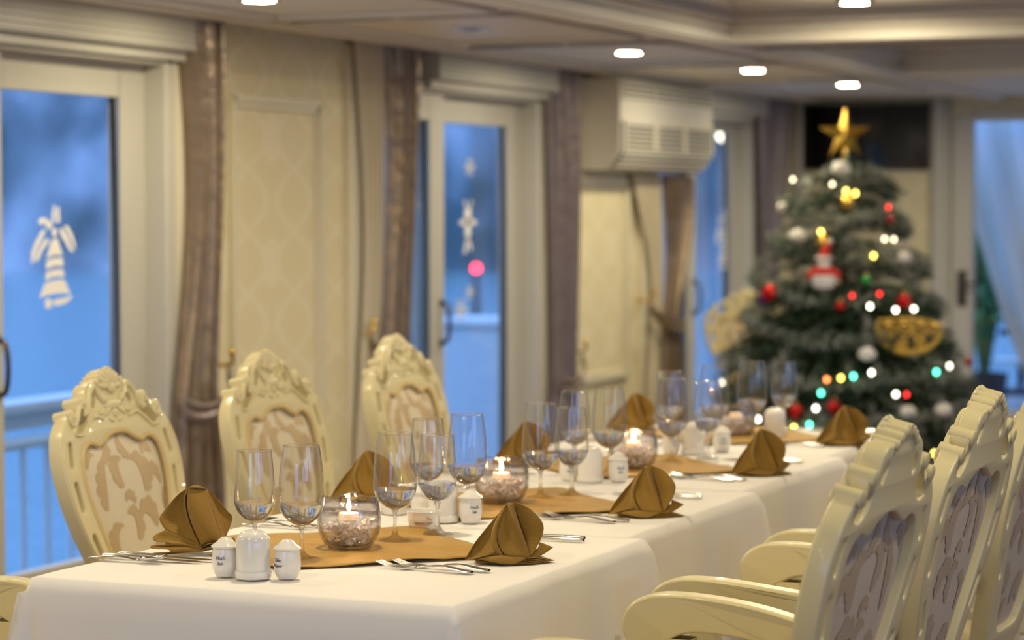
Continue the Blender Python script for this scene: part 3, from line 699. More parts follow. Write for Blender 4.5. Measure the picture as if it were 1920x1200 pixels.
votive((5.647, 2.144, Z0), 'third lit glass candle bowl, its flame plainly visible', 1.0, 4)
votive((6.587, 2.187, Z0), 'farthest glass candle bowl, low before the tree', .95, 1, False)

# ------------------------------------------------------------------ porcelain: shakers, toothpick holders, dish
def shaker(loc, lab, lines, col, rz):
    t = thing('shaker', lab, 'shaker', loc, 0, 'white porcelain salt and pepper shakers')
    MB().lathe([(.0001, 0), (.0175, 0), (.0195, .003), (.0228, .012), (.0245, .024), (.0240, .036), (.0228, .045), (.0225, .050), (.0001, .050)], 40).build('body', M['porcelain'], t)
    MB().lathe([(.0001, .0495), (.0225, .0495), (.0255, .0515), (.0258, .0535), (.0215, .057), (.016, .0605), (.011, .0655), (.006, .0685), (.0001, .0695)], 40).build('lid', M['porcelain'], t)
    mb = MB()
    for q in range(3): mb.ell((.005 * math.cos(q * 2.1), .005 * math.sin(q * 2.1), .0684), (.0009, .0009, .0006), 6, 4)
    mb.build('pour_hole', M['dark_steel'], t)
    def onbody(zc, r=.0247):
        def f(x, y, d):
            a = rz + x / r; rr = r + .0002 + d; return Vector((rr * math.cos(a), rr * math.sin(a), zc + y))
        return f
    for j, (tx, sz) in enumerate(lines): text_mesh('lettering', tx, sz, col, t, onbody(.0335 - j * .0095, .0246 if j == 0 else .0248))
    return t
def pick_holder(loc, lab, s=1.0, fork=False):
    t = thing('toothpick_holder', lab, 'toothpick holder', loc, 0, 'white domed toothpick holders', (s, s, s))
    MB().lathe([(.0001, 0), (.031, 0), (.0325, .003), (.0325, .0115), (.0315, .0135), (.0001, .0135)], 44).build('base', M['porcelain'], t)
    MB().lathe([(.0001, .013), (.0295, .013), (.0305, .018), (.0305, .065), (.0285, .073), (.022, .080), (.012, .0845), (.0001, .0855)], 44).build('dome', M['porcelain'], t)
    return t
FC = math.atan2(-2.1, -3.75)  # side that faces the aisle end
SALT = [('Mu\u1ed1i', .0085), ('Salt', .0075)]; PEP = [('Ti\u00eau', .0085), ('Pepper', .0075)]
shaker((3.715, 2.186, Z0), 'white salt shaker, left of the nearest toothpick holder', SALT, M['navy'], FC - .4)
shaker((3.735, 2.072, Z0), 'white pepper shaker, right of the nearest toothpick holder', PEP, M['navy'], FC - .8)
pick_holder((3.712, 2.128, Z0), 'tall domed white toothpick holder at the near end of the table')
shaker((4.551, 2.090, Z0), 'white salt shaker left of the second candle bowl', SALT, M['navy'], FC + .25)
pick_holder((4.545, 2.150, Z0), 'domed white toothpick holder behind the logo dish')
shaker((4.60, 2.225, Z0), 'white pepper shaker behind the logo dish', PEP, M['navy'], FC + 2.2)
shaker((5.36, 2.200, Z0), 'white pepper shaker left of the third toothpick holder', PEP, M['navy'], FC)
pick_holder((5.352, 2.143, Z0), 'domed white toothpick holder before the third candle bowl')
shaker((5.383, 2.083, Z0), 'white salt shaker right of the third toothpick holder', SALT, M['navy'], FC + .1)
shaker((6.05, 2.190, Z0), 'white salt shaker left of the fourth toothpick holder', SALT, M['navy'], FC + .1)
pick_holder((6.07, 2.135, Z0), 'domed white toothpick holder in the far group of shakers')
shaker((6.16, 2.085, Z0), 'white pepper shaker right of the fourth toothpick holder', PEP, M['navy'], FC)
pick_holder((6.60, 2.075, Z0), 'domed white toothpick holder standing before the last pair of glasses')
dish = thing('sugar_dish', 'small white dish with a gold bird and script on its side', 'dish', (4.425, 2.137, Z0))
MB().lathe([(.0001, 0), (.026, 0), (.028, .003), (.0325, .012), (.0345, .024), (.0340, .033), (.0352, .0365), (.0345, .038), (.0325, .037), (.032, .030), (.030, .012), (.0001, .008)], 44).build('bowl', M['porcelain'], dish)
MB().lathe([(.0001, .030), (.0315, .030), (.0001, .031)], 30).build('contents', M['porcelain'], dish)
def ondish(z0, off=0):
    def f(x, y, d):
        a = FC + .02 + off + x / .0335; return Vector(((.0348 + d) * math.cos(a), (.0348 + d) * math.sin(a), z0 + y))
    return f
text_mesh('lettering', 'Signature Cruise', .0056, M['print_dark'], dish, ondish(.0150, -.12), .4)
mb = MB(); f = ondish(.0115, -.12); mb.add([f(-.014, -.0006, .0003), f(.0, -.0006, .0003), f(.014, -.0006, .0003), f(.014, .0006, .0003), f(0, .0006, .0003), f(-.014, .0006, .0003)], [(0, 1, 4, 5), (1, 2, 3, 4)]); mb.build('lettering', M['orange'], dish, smooth=False)
mb = MB(); f = ondish(.0235, .22)
for P_ in ([(-.006, .005), (-.002, .0035), (.003, .0005), (-.001, -.001), (-.004, .001)], [(-.003, -.0005), (.003, .0005), (.0085, -.003), (.004, -.0032), (0, -.0015)]):
    mb.add([f(x, y, .0003) for x, y in P_], [tuple(range(len(P_)))])
mb.build('bird_emblem', M['orange'], dish, smooth=False)
cj = thing('condiment_pot', 'small lidded white pot behind the logo dish', 'pot', (4.62, 2.30, Z0))
MB().lathe([(.0001, 0), (.026, 0), (.03, .01), (.031, .03), (.029, .036), (.0001, .036)], 36).build('body', M['porcelain'], cj)
MB().lathe([(.0001, .036), (.030, .036), (.031, .039), (.022, .046), (.008, .049), (.006, .053), (.0001, .055)], 36).build('lid', M['porcelain'], cj)

# ------------------------------------------------------------------ cutlery (local x = along the piece, handle end at x = 0)
def knife_mesh():
    mb = MB(); rows = []
    prof = [(0, .0055, .0030), (.008, .0075, .0036), (.05, .0062, .0034), (.09, .0055, .0032), (.098, .0050, .0030), (.105, .0085, .0016), (.15, .0100, .0012), (.19, .0085, .0009), (.208, .0035, .0007), (.212, .0006, .0005)]
    for x, w_, h_ in prof: rows.append([(x, w_ * math.cos(a), h_ + .0004 + h_ * math.sin(a)) for a in [2 * math.pi * k / 12 for k in range(13)]])
    return mb.grid(rows)
def handle_rows(mb, bend=.010, L=.115):
    rows = []
    for i in range(17):
        t = i / 16; x = L * t; w_ = .0088 * (1 - t) ** .6 + .0028 if t > .05 else .0065; h_ = .0018 - .0003 * t; z = .0022 + bend * math.sin(math.pi * min(1, t * 1.0)) ** 1.5 * (.35 + .65 * t)
        rows.append([(x, w_ * math.cos(a), z + h_ * math.sin(a)) for a in [2 * math.pi * k / 12 for k in range(13)]])
    return mb.grid(rows)
def fork_mesh():
    mb = MB(); handle_rows(mb)
    n = 10; rows = []
    for i in range(n + 1):
        t = i / n; x = .113 + .030 * t; w_ = .0028 + (.0125 - .0028) * smoothstep(t * 1.3); z = .0035 - .003 * math.sin(math.pi * t * .7) 
        rows.append([(x, -w_, z + .001), (x, 0, z - .0005), (x, w_, z + .001), (x, w_, z + .0022), (x, 0, z + .001), (x, -w_, z + .0022), (x, -w_, z + .001)])
    mb.grid(rows)
    for k in range(4):
        y = -.0105 + .007 * k
        mb.tube([(.140, y, .0018), (.155, y, .002), (.172, y, .005), (.190, y * .98, .011)], [.0018, .0017, .0014, .0008], 6)
    return mb
def spoon_mesh():
    mb = MB(); handle_rows(mb, .008, .105); rows = []
    for i in range(15):
        t = i / 14; x = .103 + .052 * t; w_ = max(.0012, .0175 * math.sin(math.pi * (t ** .85 * .96 + .03)) ** .7); d = .0075 * math.sin(math.pi * (.08 + t * .84)); lip = .0055 + .004 * t
        rows.append([(x, w_ * q, lip - d * (1 - q * q) + .0012) for q in [-1 + 2 * k / 10 for k in range(11)]])
    return mb.grid(rows)
MESH = {}
def cutlery(kind, u, v, ang, lab, z=0, grp='cutlery laid on the white cloths', flip=False):
    if kind not in MESH:
        mb = {'knife': knife_mesh, 'fork': fork_mesh, 'spoon': spoon_mesh}[kind]()
        o = mb.build(kind, M['steel'], solid=.0012 if kind == 'spoon' else 0, angle=60, off=0); MESH[kind] = o
    else:
        o = MESH[kind].copy(); COL.objects.link(o)
    o.location = (u, v, Z0 + z); o.rotation_euler = (0, 0, ang)
    return tag(o, lab, kind, grp)
# window side: handles towards the window (+v), blades pointing to -v
W_ = R(-90); A_ = R(90)
for i, (u, v) in enumerate(PS):
    k = ['nearest', 'second', 'third', 'farthest'][i]; vl = [2.515, 2.53, 2.545, 2.565][i]; vr = [1.765, 1.785, 1.80, 1.84][i]
    cutlery('knife', u - .305, vl, W_ + R(3), 'table knife of the %s window-side place, outer one' % k)
    cutlery('knife', u - .275, vl - .015, W_ + R(2), 'table knife of the %s window-side place, inner one' % k)
    cutlery('spoon', u - .335, vl + .01, W_ + R(4), 'soup spoon of the %s window-side place' % k)
    cutlery('fork', u + .20, vl - .01, W_ - R(2), 'table fork of the %s window-side place, inner one' % k)
    cutlery('fork', u + .235, vl - .03, W_ - R(1), 'table fork of the %s window-side place, outer one' % k)
    cutlery('fork', u - .185, vr + .01, A_ + R(-1), 'table fork of the %s aisle-side place, its tines raised, inner one' % k)
    cutlery('fork', u - .215, vr + .03, A_ + R(-2), 'table fork of the %s aisle-side place, its tines raised, outer one' % k)
    cutlery('knife', u + .245, vr + .0, A_ + R(2), 'table knife of the %s aisle-side place, inner one' % k)
    cutlery('knife', u + .275, vr + .01, A_ + R(3), 'table knife of the %s aisle-side place, outer one' % k)

# ------------------------------------------------------------------ carved armchairs
LEAN = R(13); SH = .45
def bp(x, t, d):
    """chair-back plane (x across, t up the back, d towards the sitter) -> chair space"""
    return Vector((x, -t * math.sin(LEAN) + d * math.cos(LEAN), SH + t * math.cos(LEAN) + d * math.sin(LEAN)))
HALF = [(.135, -.02), (.150, .03), (.177, .10), (.211, .18), (.244, .25), (.268, .32), (.278, .385), (.275, .437), (.259, .484), (.232, .514)]
CREST = [(.222, .520), (.216, .534), (.203, .540), (.190, .534), (.183, .522), (.172, .523), (.163, .535), (.165, .548), (.160, .562), (.147, .567), (.134, .562), (.129, .551), (.124, .556), (.121, .576), (.110, .592), (.092, .602), (.072, .602), (.062, .606), (.054, .611), (.044, .609), (.041, .617), (.033, .622), (.023, .619), (.018, .628), (.008, .632), (0, .633)]
def sym(H): return H + [(-x, y) for x, y in H[::-1] if abs(x) > 1e-6]
half_s = spline(HALF, 4)
OUTL = sym(half_s + CREST) 
OUTL = [(x, y) for x, y in OUTL]
OPENH = [(0, .045), (.05, .045), (.088, .055), (.112, .09), (.132, .15), (.158, .22), (.182, .29), (.197, .355), (.197, .405), (.184, .441), (.160, .459), (.131, .463), (.104, .455), (.074, .465), (.040, .479), (0, .483)]
OPEN = sym([(x, y) for x, y in spline(OPENH, 3)])
OPEN = [p_ for i, p_ in enumerate(OPEN) if math.dist(p_, OPEN[i - 1]) > 1e-4]
def slot(cx, cy, L, w_, ang):
    pts = []
    for k in range(12):
        a = math.pi * k / 11; pts.append((w_ * math.cos(a), L + w_ * math.sin(a)))
    for k in range(12):
        a = math.pi + math.pi * k / 11; pts.append((w_ * math.cos(a), -L + w_ * math.sin(a)))
    c, s_ = math.cos(ang), math.sin(ang)
    return [(cx + x * c - y * s_, cy + x * s_ + y * c) for x, y in pts]
HOLES = [OPEN]
for sx in (-1, 1):
    for cx, cy, L, a in ((.2325, .437, .018, .22), (.2325, .338, .024, -.12), (.194, .215, .022, -.38)):
        HOLES.append([(sx * x, y) for x, y in slot(cx, cy, L + .004, .0095, a)])
    HOLES.append([(sx * x, y) for x, y in spline([(.200, .492), (.182, .512), (.160, .530), (.146, .546), (.128, .532), (.134, .508), (.165, .486)], 4, True)])
    HOLES.append([(sx * x, y) for x, y in spline([(.098, .548), (.092, .566), (.078, .576), (.070, .566), (.076, .552), (.086, .540)], 4, True)])
CARVE = True
def rad_of_opening(ang):
    c = (0, .27); best = 0
    for i in range(len(OPEN)):
        a, b_ = OPEN[i - 1], OPEN[i]; d = (math.cos(ang), math.sin(ang)); ax, ay = a[0] - c[0], a[1] - c[1]; ex, ey = b_[0] - a[0], b_[1] - a[1]
        den = d[0] * ey - d[1] * ex
        if abs(den) < 1e-12: continue
        t = (ax * ey - ay * ex) / den; s_ = (ax * d[1] - ay * d[0]) / den
        if t > 0 and -1e-6 <= s_ <= 1 + 1e-6: best = max(best, t)
    return best
def leaf_shape(cx, cy, L, ang, curl, wid, side=1):
    """a curling acanthus leaf with a scalloped outer edge"""
    n = 34; A = []; B = []; x, y, h_ = cx, cy, ang; wid = wid * 1.3; L = L * 1.1
    for i in range(n + 1):
        t = i / n; w_ = wid * math.sin(math.pi * min(1, t * .94 + .05)) ** .8 * (1 - .35 * t); sc2 = w_ * (.82 + .45 * abs(math.sin(t * 15)) ** .7)
        nx, ny = -math.sin(h_), math.cos(h_)
        A.append((x + nx * sc2 * side, y + ny * sc2 * side)); B.append((x - nx * w_ * .45 * side, y - ny * w_ * .45 * side))
        x += math.cos(h_) * L / n; y += math.sin(h_) * L / n; h_ += curl / n * (0.3 + 1.6 * t)
    return A, B
LEAVES = [(-.155, .335, .085, R(70), -3.0, .020, 1), (-.06, .325, .105, R(118), -2.4, .030, 1), (.035, .345, .085, R(50), 2.6, .022, -1), (.125, .295, .13, R(88), .9, .022, -1),
          (-.085, .235, .095, R(75), -2.6, .028, 1), (.02, .215, .090, R(125), -2.8, .022, 1), (.10, .185, .085, R(60), 2.4, .020, -1), (-.125, .165, .075, R(110), 2.2, .018, -1),
          (-.055, .125, .085, R(100), 2.6, .028, -1), (.035, .09, .09, R(70), -2.2, .026, 1), (-.02, .055, .06, R(120), -2.0, .016, 1), (.085, .09, .07, R(110), 2.4, .018, -1),
          (-.03, .415, .065, R(30), 1.8, .018, -1), (.10, .41, .075, R(150), -2.2, .018, 1), (-.14, .415, .05, R(40), -2.0, .015, 1), (.165, .40, .05, R(100), 2, .013, -1), (-.165, .27, .06, R(80), 1.5, .013, -1), (.0, .30, .05, R(60), -2.4, .014, 1)]
def panel(d0, bulge, parent, name, lm='leaf'):
    mb = MB(); n = 72; c = (0, .27); rows = []
    rb = [rad_of_opening(2 * math.pi * k / n) for k in range(n)]
    def h(r): return bulge * (1 - r ** 3)
    for j in range(9):
        q = j / 8 if j else .001
        rows.append([bp(c[0] + 1.02 * rb[k % n] * q * math.cos(2 * math.pi * k / n), c[1] + 1.02 * rb[k % n] * q * math.sin(2 * math.pi * k / n), d0 + h(q)) for k in range(n + 1)])
    mb.grid(rows); mb.cur = 1
    for (cx, cy, L, a, cu_, w_, sd) in LEAVES:
        A, B = leaf_shape(cx, cy, L, a, cu_, w_, sd); RR = []
        for p_, q_ in zip(A, B):
            row = []
            for t in (0, .33, .66, 1):
                x = p_[0] * (1 - t) + q_[0] * t; y = p_[1] * (1 - t) + q_[1] * t
                dx, dy = x - c[0], y - c[1]; r = math.hypot(dx, dy); an = math.atan2(dy, dx); ro = rad_of_opening(an)
                if r > ro * .985: x = c[0] + dx * ro * .985 / r; y = c[1] + dy * ro * .985 / r; r = ro * .985
                sg = 1 if bulge > 0 else -1
                row.append(bp(x, y, d0 + h(r / ro) + sg * .0012))
            RR.append(row)
        mb.grid(RR)
    return mb.build(name, [M['fabric_back' if lm == 'leaf_back' else 'fabric'], M[lm]], parent, merge=False)
def make_chair(label, arms=True, D1=.45):
    ch = thing('carved_armchair' if arms else 'carved_side_chair', label, 'armchair' if arms else 'chair', (0, 0, 0), 0, 'carved ivory armchairs round the long table' if arms else 'armless carved ivory chairs on the window side')
    TH = .019
    back = plate('back_frame', OUTL, HOLES, TH, .004, M['ivory'], ch, lambda x, y, z: bp(x, y, z))
    # rolled scroll ends and ribs on the crest edge
    for cx, cy, r in ((.203, .529, .0145), (.148, .556, .0145), (.056, .602, .0085), (.039, .612, .0085), (.021, .620, .0085)):
        for sx in (-1, 1):
            MB().tube([bp(sx * cx, cy, -TH - .005), bp(sx * cx, cy, -TH - .0035), bp(sx * cx, cy, TH + .0035), bp(sx * cx, cy, TH + .005)], [r - .003, r, r, r - .003], 16).build('crest_scroll', M['ivory'], ch)
    MB().tube([bp(0, .624, -TH - .004), bp(0, .624, TH + .006)], .010, 16).build('crest_scroll', M['ivory'], ch)
    # front carving: shell, leaves, C-scrolls, beading
    mb = MB()
    def E_(x, t, d, rx, rt, rd, ang=0, n=10, m=6):
        c, s_ = math.cos(ang), math.sin(ang); base = len(mb.v)
        mb.ell((0, 0, 0), (rx, rt, rd), n, m)
        for k in range(base, len(mb.v)):
            a, b_, e = mb.v[k]; mb.v[k] = tuple(bp(x + a * c - b_ * s_, t + a * s_ + b_ * c, d + e))
    for k in range(9):
        a = R(-80 + 20 * k); E_(.030 * math.sin(a), .585 + .030 * math.cos(a), TH, .0095, .024, .010, -a)
    E_(0, .585, TH + .004, .015, .015, .010); E_(0, .545, TH, .05, .014, .008); E_(0, .524, TH, .012, .012, .008)
    for sx in (-1, 1):
        E_(sx * .045, .560, TH, .020, .012, .010, sx * .6); E_(sx * .032, .530, TH, .026, .008, .006, -sx * .5); E_(sx * .06, .528, TH, .018, .007, .006, -sx * .2); E_(sx * .02, .508, TH, .014, .006, .005, sx * .4)
        mb.tube([bp(sx * x, t, TH + .002) for x, t in spline([(.060, .566), (.075, .590), (.098, .582), (.112, .560), (.122, .540), (.140, .528), (.128, .548)], 5)], .0075, 8)
        mb.tube([bp(sx * x, t, TH + .002) for x, t in spline([(.128, .546), (.148, .556), (.165, .540), (.183, .516), (.203, .506), (.212, .522), (.203, .529)], 5)], .0065, 8)
        mb.tube([bp(sx * x, t, TH + .0015) for x, t in spline([(.060, .512), (.100, .520), (.135, .505), (.170, .482), (.200, .484)], 5)], .0045, 8)
    rim = [bp(x * .978, .27 + (t - .27) * .99, TH) for x, t in spline([(.140, .0), (.152, .03), (.177, .10), (.211, .18), (.244, .25), (.268, .32), (.277, .385), (.274, .437), (.258, .482)], 4)]
    for sx in (-1, 1): mb.tube([Vector((p_.x * sx, p_.y, p_.z)) for p_ in rim], .0035, 6)
    mb.build('carving', M['ivory'], ch)
    OP = [(x * 1.0, y) for x, y in OPEN]
    MB().tube([bp(x * .985, .27 + (y - .27) * .985, TH - .002) for x, y in OP + [OP[0]]], .0065, 8, False).build('piping', M['gilt_trim'], ch)
    panel(.004, .022, ch, 'back_cushion'); panel(-.002, -.004, ch, 'back_panel', 'leaf_back')
    # seat
    rows = []
    W0, W1, D0 = .165, .255, .015
    mb = MB(); mb.prism([(-W0, D0 - .03), (W0, D0 - .03), (.24, .12), (W1, D1), (.12, D1 + .02), (0, D1 + .012), (-.12, D1 + .02), (-W1, D1), (-.24, .12)], 'z', .36, .425)
    mb.build('seat_rail', M['ivory'], ch, bevel=.008)
    n = 20; rows = []
    for j in range(n + 1):
        q = j / n; y = D0 + .01 + (D1 - D0 - .01) * q; row = []
        for i in range(n + 1):
            p_ = -1 + 2 * i / n; w_ = W0 + (W1 - W0) * smoothstep(q * 2.2) ** .6 - .012
            e = (1 - abs(p_) ** 5) * (1 - abs(2 * q - 1) ** 5)
            row.append((p_ * w_, y, .425 + .06 * max(0, e) ** .45))
        rows.append(row)
    mb = MB().grid(rows); mb.cur = 1
    for (cx, cy, L, a, cu_, w_, sd) in LEAVES[:10]:
        A, B = leaf_shape(cx * 1.2, cy * .9 + .03, L, a, cu_, w_, sd)
        mb.grid([[(x, min(D1 - .05, max(D0 + .05, y)), .4865) for x, y in (p_, ((p_[0] + q_[0]) / 2, (p_[1] + q_[1]) / 2), q_)] for p_, q_ in zip(A, B)])
    mb.build('seat', [M['fabric'], M['leaf']], ch, merge=False)
    # arms, supports, legs
    def arm_poly():
        top = spline([(-.015, .665), (.06, .682), (.16, .700), (.26, .712), (.34, .716), (.395, .710), (.43, .690), (.445, .660), (.438, .628), (.415, .612), (.385, .614), (.355, .630), (.32, .645), (.27, .648), (.18, .640), (.08, .624), (-.015, .606)], 4)
        return top
    for sx in (-1, 1):
        if arms:
            am = MB().prism([(a, b_) for a, b_ in arm_poly()], 'x', -.021, .021)
            am.v = [(x + sx * (.214 + .048 * smoothstep((y + .02) / .25)), y, z) for x, y, z in am.v]
            am.build('arm', M['ivory'], ch, bevel=.006)
        mb = MB(); rows = []
        for t in [k / 8 for k in range(9)]:
            y = .34 - .10 * (1 - t) ** 1.3 + .0; z = .40 + .235 * t; w_ = .016 + .004 * abs(t - .5) * 2; d_ = .028 - .006 * math.sin(math.pi * t)
            cx = sx * (.262 - .012 * (1 - t))
            rows.append([(cx - w_, y - d_, z), (cx + w_, y - d_, z), (cx + w_, y + d_, z), (cx - w_, y + d_, z), (cx - w_, y - d_, z)])
        if arms: mb.grid(rows); mb.build('arm_support', M['ivory'], ch, bevel=.004)
        rows = []
        for t in [k / 10 for k in range(11)]:
            z = .40 * (1 - t); s_ = .028 - .014 * smoothstep(t * 1.3); y = D1 - .035 + .03 * math.sin(math.pi * 2 * t) * (1 - .3 * t) + (.02 if t > .9 else 0); cx = sx * (W1 - .03 + .012 * math.sin(math.pi * 2 * t))
            rows.append([(cx + s_ * math.cos(a), y + s_ * math.sin(a), z) for a in [2 * math.pi * k / 12 for k in range(13)]])
        MB().grid(rows).build('leg', M['ivory'], ch)
        rows = []
        for t in [k / 8 for k in range(9)]:
            z = .47 * (1 - t); y = -.0 - .10 * t ** 2; s_ = .02 - .004 * t; cx = sx * (.138 + .022 * t)
            rows.append([(cx - s_, y - s_, z), (cx + s_, y - s_, z), (cx + s_, y + s_, z), (cx - s_, y + s_, z), (cx - s_, y - s_, z)])
        MB().grid(rows).build('leg', M['ivory'], ch, bevel=.003)
    return ch
c0 = make_chair('carved ivory armchair nearest on the aisle side, seen from behind')
# aisle-side row faces the table (+v)
RV = 1.135; 
c0.location = (3.825, RV - .002, 0); c0.rotation_euler = (0, 0, R(-1.5))
AIS = [(4.545, RV + .01, -1, 'carved ivory armchair second on the aisle side, seen from behind'), (5.27, RV + .018, -2, 'carved ivory armchair third on the aisle side, cut by the right edge'), (6.10, RV + .06, 2, 'carved ivory armchair farthest on the aisle side, glimpsed behind the others')]
for u, v, r, lab in AIS: dup(c0, (u, v, 0), R(r), lab)
dup(c0, (3.50, 3.02, 0), R(180), 'carved ivory armchair at the lower left edge, only its arms in view')
s0 = make_chair('armless carved ivory chair in front of the left glass door', False, .41)
s0.location = (4.78, 3.01, 0); s0.scale = (.88, 1, .968); s0.rotation_euler = (0, 0, R(180))
dup(s0, (5.54, 3.015, 0), R(179), 'armless carved ivory chair before the wallpapered panel')
dup(s0, (6.39, 3.05, 0), R(181), 'armless carved ivory chair before the middle glass door')
o = dup(c0, (12.62, 4.10, 0), R(125), 'carved ivory armchair standing alone left of the tree', (.9, .9, .9))
o['group'] = 'carved ivory armchairs round the room'

# ------------------------------------------------------------------ curtains
def curtain(name, label, u0, u1, ztie, utie, wtie, flare, m1, lining=None, zt=2.2, seed=0, v=WV - .05, pleats=6, hook_u=None, bow=.0, zb=.06, hooklab=''):
    t = thing(name, label, 'curtain', (0, 0, 0), 0, 'long curtains along the window wall')
    random.seed(seed); ph = [random.uniform(0, 6.28) for _ in range(4)]
    def sheet(a0, a1, dv, amp, mt, nm, pl, b0=0, b1=1):
        rows = []; nz = 44
        for j in range(nz + 1):
            z = zt + (zb - zt) * j / nz
            if z >= ztie:
                q = (zt - z) / (zt - ztie); e = smoothstep(q) * .8 + q * .2
                e = e ** 1.25; bul = bow * math.sin(math.pi * q)
                l_ = a0 + (utie - wtie / 2 + wtie * b0 - a0) * e + bul * (1 - b0); r_ = a1 + (utie - wtie / 2 + wtie * b1 - a1) * e + bul * .15
                k_ = 1 - .35 * e
            else:
                q = (ztie - z) / (ztie - zb); f_ = flare * smoothstep(q * 1.6)
                l_ = utie - wtie / 2 + wtie * b0 - f_ * .5 * (1 - b0); r_ = utie - wtie / 2 + wtie * b1 + f_ * .5 * b1; k_ = .65 + .35 * q
            row = []
            for i in range(pl * 12 + 1):
                s_ = i / (pl * 12); x = l_ + (r_ - l_) * s_
                y = v - dv + amp * k_ * (math.sin(s_ * pl * 2 * math.pi + ph[0] + .7 * math.sin(z * 1.3 + ph[1])) + .35 * math.sin(s_ * pl * 4.3 * math.pi + ph[2] + z * .8))
                row.append((x, y, z))
            rows.append(row)
        return MB().grid(rows).build(nm, mt, t, solid=.0015, merge=False, angle=85)
    if lining:
        mid = u0 + (u1 - u0) * .48
        sheet(u0, mid + .03, 0, .012, lining, 'lining', 4, 0, .5)
        sheet(mid, u1, .03, .032, m1, 'drape', 4, .4, 1)
    else: sheet(u0, u1, .02, .036, m1, 'drape', 4)
    hu = hook_u if hook_u is not None else utie + wtie / 2 + .05
    sg = 1 if hu > utie else -1
    # tieback: a satin band looping round the gathers, rising to the hook
    rows = []
    for i in range(25):
        s_ = i / 24; an = math.pi * (s_ * 1.0)
        xx = utie - sg * (wtie / 2 + .02) + (hu - (utie - sg * (wtie / 2 + .02))) * (1 - math.cos(an)) / 2
        yy = v - .06 - .045 * math.sin(an) + (.04 * s_); zz = ztie - .03 + (.10 * s_ ** 2) - .05 * math.sin(an)
        hw = .045 - .02 * s_
        rows.append([(xx, yy + .006 * math.cos(k_ * 2), zz - hw + 2 * hw * k_ / 6) for k_ in range(7)])
    MB().grid(rows).build('tieback', M['plum'] if not lining else M['taupe'], t, solid=.003, merge=False)
    hk = MB().tube(spline([(hu, WV, ztie + .10), (hu, WV - .05, ztie + .09), (hu + .01 * sg, WV - .085, ztie + .10), (hu, WV - .09, ztie + .13)], 5), .007).ell((hu, WV - .004, ztie + .10), (.018, .008, .018)).ell((hu, WV - .09, ztie + .14), (.013, .013, .016))
    o = hk.build('curtain_hook', M['gold']); tag(o, 'brass tieback hook of the ' + hooklab, 'hook', 'brass curtain hooks')
    return t
curtain('curtain', 'taupe satin curtain between the left door and the wallpapered panel', 7.40, 7.66, .74, 7.50, .24, .08, M['taupe'], bow=.10, hook_u=7.72, seed=1, hooklab='curtain beside the left door')
curtain('curtain', 'two-layer beige and taupe curtain at the left side of the middle door', 8.76, 9.29, .80, 9.02, .38, .1, M['taupe'], M['lining'], hook_u=8.87, seed=2, hooklab='two-layer curtain at the middle door', bow=.08)
curtain('curtain', 'grey-plum satin curtain hanging at the left of the air conditioner', 10.79, 11.15, .60, 10.98, .28, .06, M['plum'], hook_u=11.2, seed=3, hooklab='curtain left of the air conditioner')
curtain('curtain', 'beige and taupe curtain hanging below the air conditioner', 11.98, 12.82, .82, 12.42, .34, .1, M['taupe'], M['lining'], hook_u=12.18, seed=4, hooklab='curtain under the air conditioner', zt=1.59, bow=.1)
curtain('curtain', 'dark plum curtain in the far corner beside the television', 13.98, 14.60, .85, 14.25, .32, .1, M['plum'], hook_u=14.9, seed=5, hooklab='dark corner curtain')
rd = MB().tube([(7.4, WV - .06, 2.225), (9.6, WV - .06, 2.225)], .012).tube([(10.9, WV - .06, 2.225), (14.95, WV - .06, 2.225)], .012).build('curtain_rail', M['white_paint']); struct(rd)

# ------------------------------------------------------------------ air conditioner
ac = thing('air_conditioner', 'white wall-mounted air conditioner with slatted grille', 'air conditioner', (11.34, 0, 0))
W = 1.42; FV = 4.38; 
prof = [(4.6, 2.07), (FV + .02, 2.075), (FV, 2.06), (FV, 1.70), (FV + .06, 1.615), (FV + .10, 1.60), (4.6, 1.60)]
MB().prism(prof, 'x', 0, W).build('body', M['ac_white'], ac, bevel=.008)
MB().box((.03, FV - .004, 1.965), (W - .03, FV - .001, 2.045)).build('intake_slot', M['ac_dark'], ac)
mb = MB()
for j in range(3): mb.box((.03, FV - .012, 1.972 + j * .027), (W - .03, FV - .004, 1.984 + j * .027))
for q in (0, .33, .66, .985): mb.box((.03 + q * (W - .06) - .008, FV - .012, 1.96), (.03 + q * (W - .06) + .012, FV - .003, 2.05))
mb.build('intake_grille', M['ac_white'], ac)
MB().box((.03, FV - .004, 1.705), (W - .03, FV - .001, 1.84)).build('outlet_slot', M['ac_dark'], ac)
for j in range(6):
    z = 1.712 + j * .0235; MB().prism([(FV - .014, z), (FV - .003, z + .005), (FV - .003, z + .010), (FV - .014, z + .004)], 'x', .03, W - .03).build('louvre', M['ac_white'], ac)
MB().prism([(FV + .004, 1.698), (FV + .056, 1.622), (FV + .050, 1.619), (FV - .003, 1.695)], 'x', .03, W - .03).build('outlet_slot', M['ac_dark'], ac)
for j in range(4):
    q = .08 + j * .25; y = FV + .06 * q; z = 1.70 - .085 * q
    MB().prism([(y - .016, z - .010), (y, z - .002), (y, z + .003), (y - .016, z - .005)], 'x', .03, W - .03).build('louvre', M['ac_white'], ac)
for q in (0, .33, .66, .985): MB().box((.03 + q * (W - .06) - .008, FV - .02, 1.70), (.03 + q * (W - .06) + .012, FV - .003, 1.85)).build('grille_bar', M['ac_white'], ac)
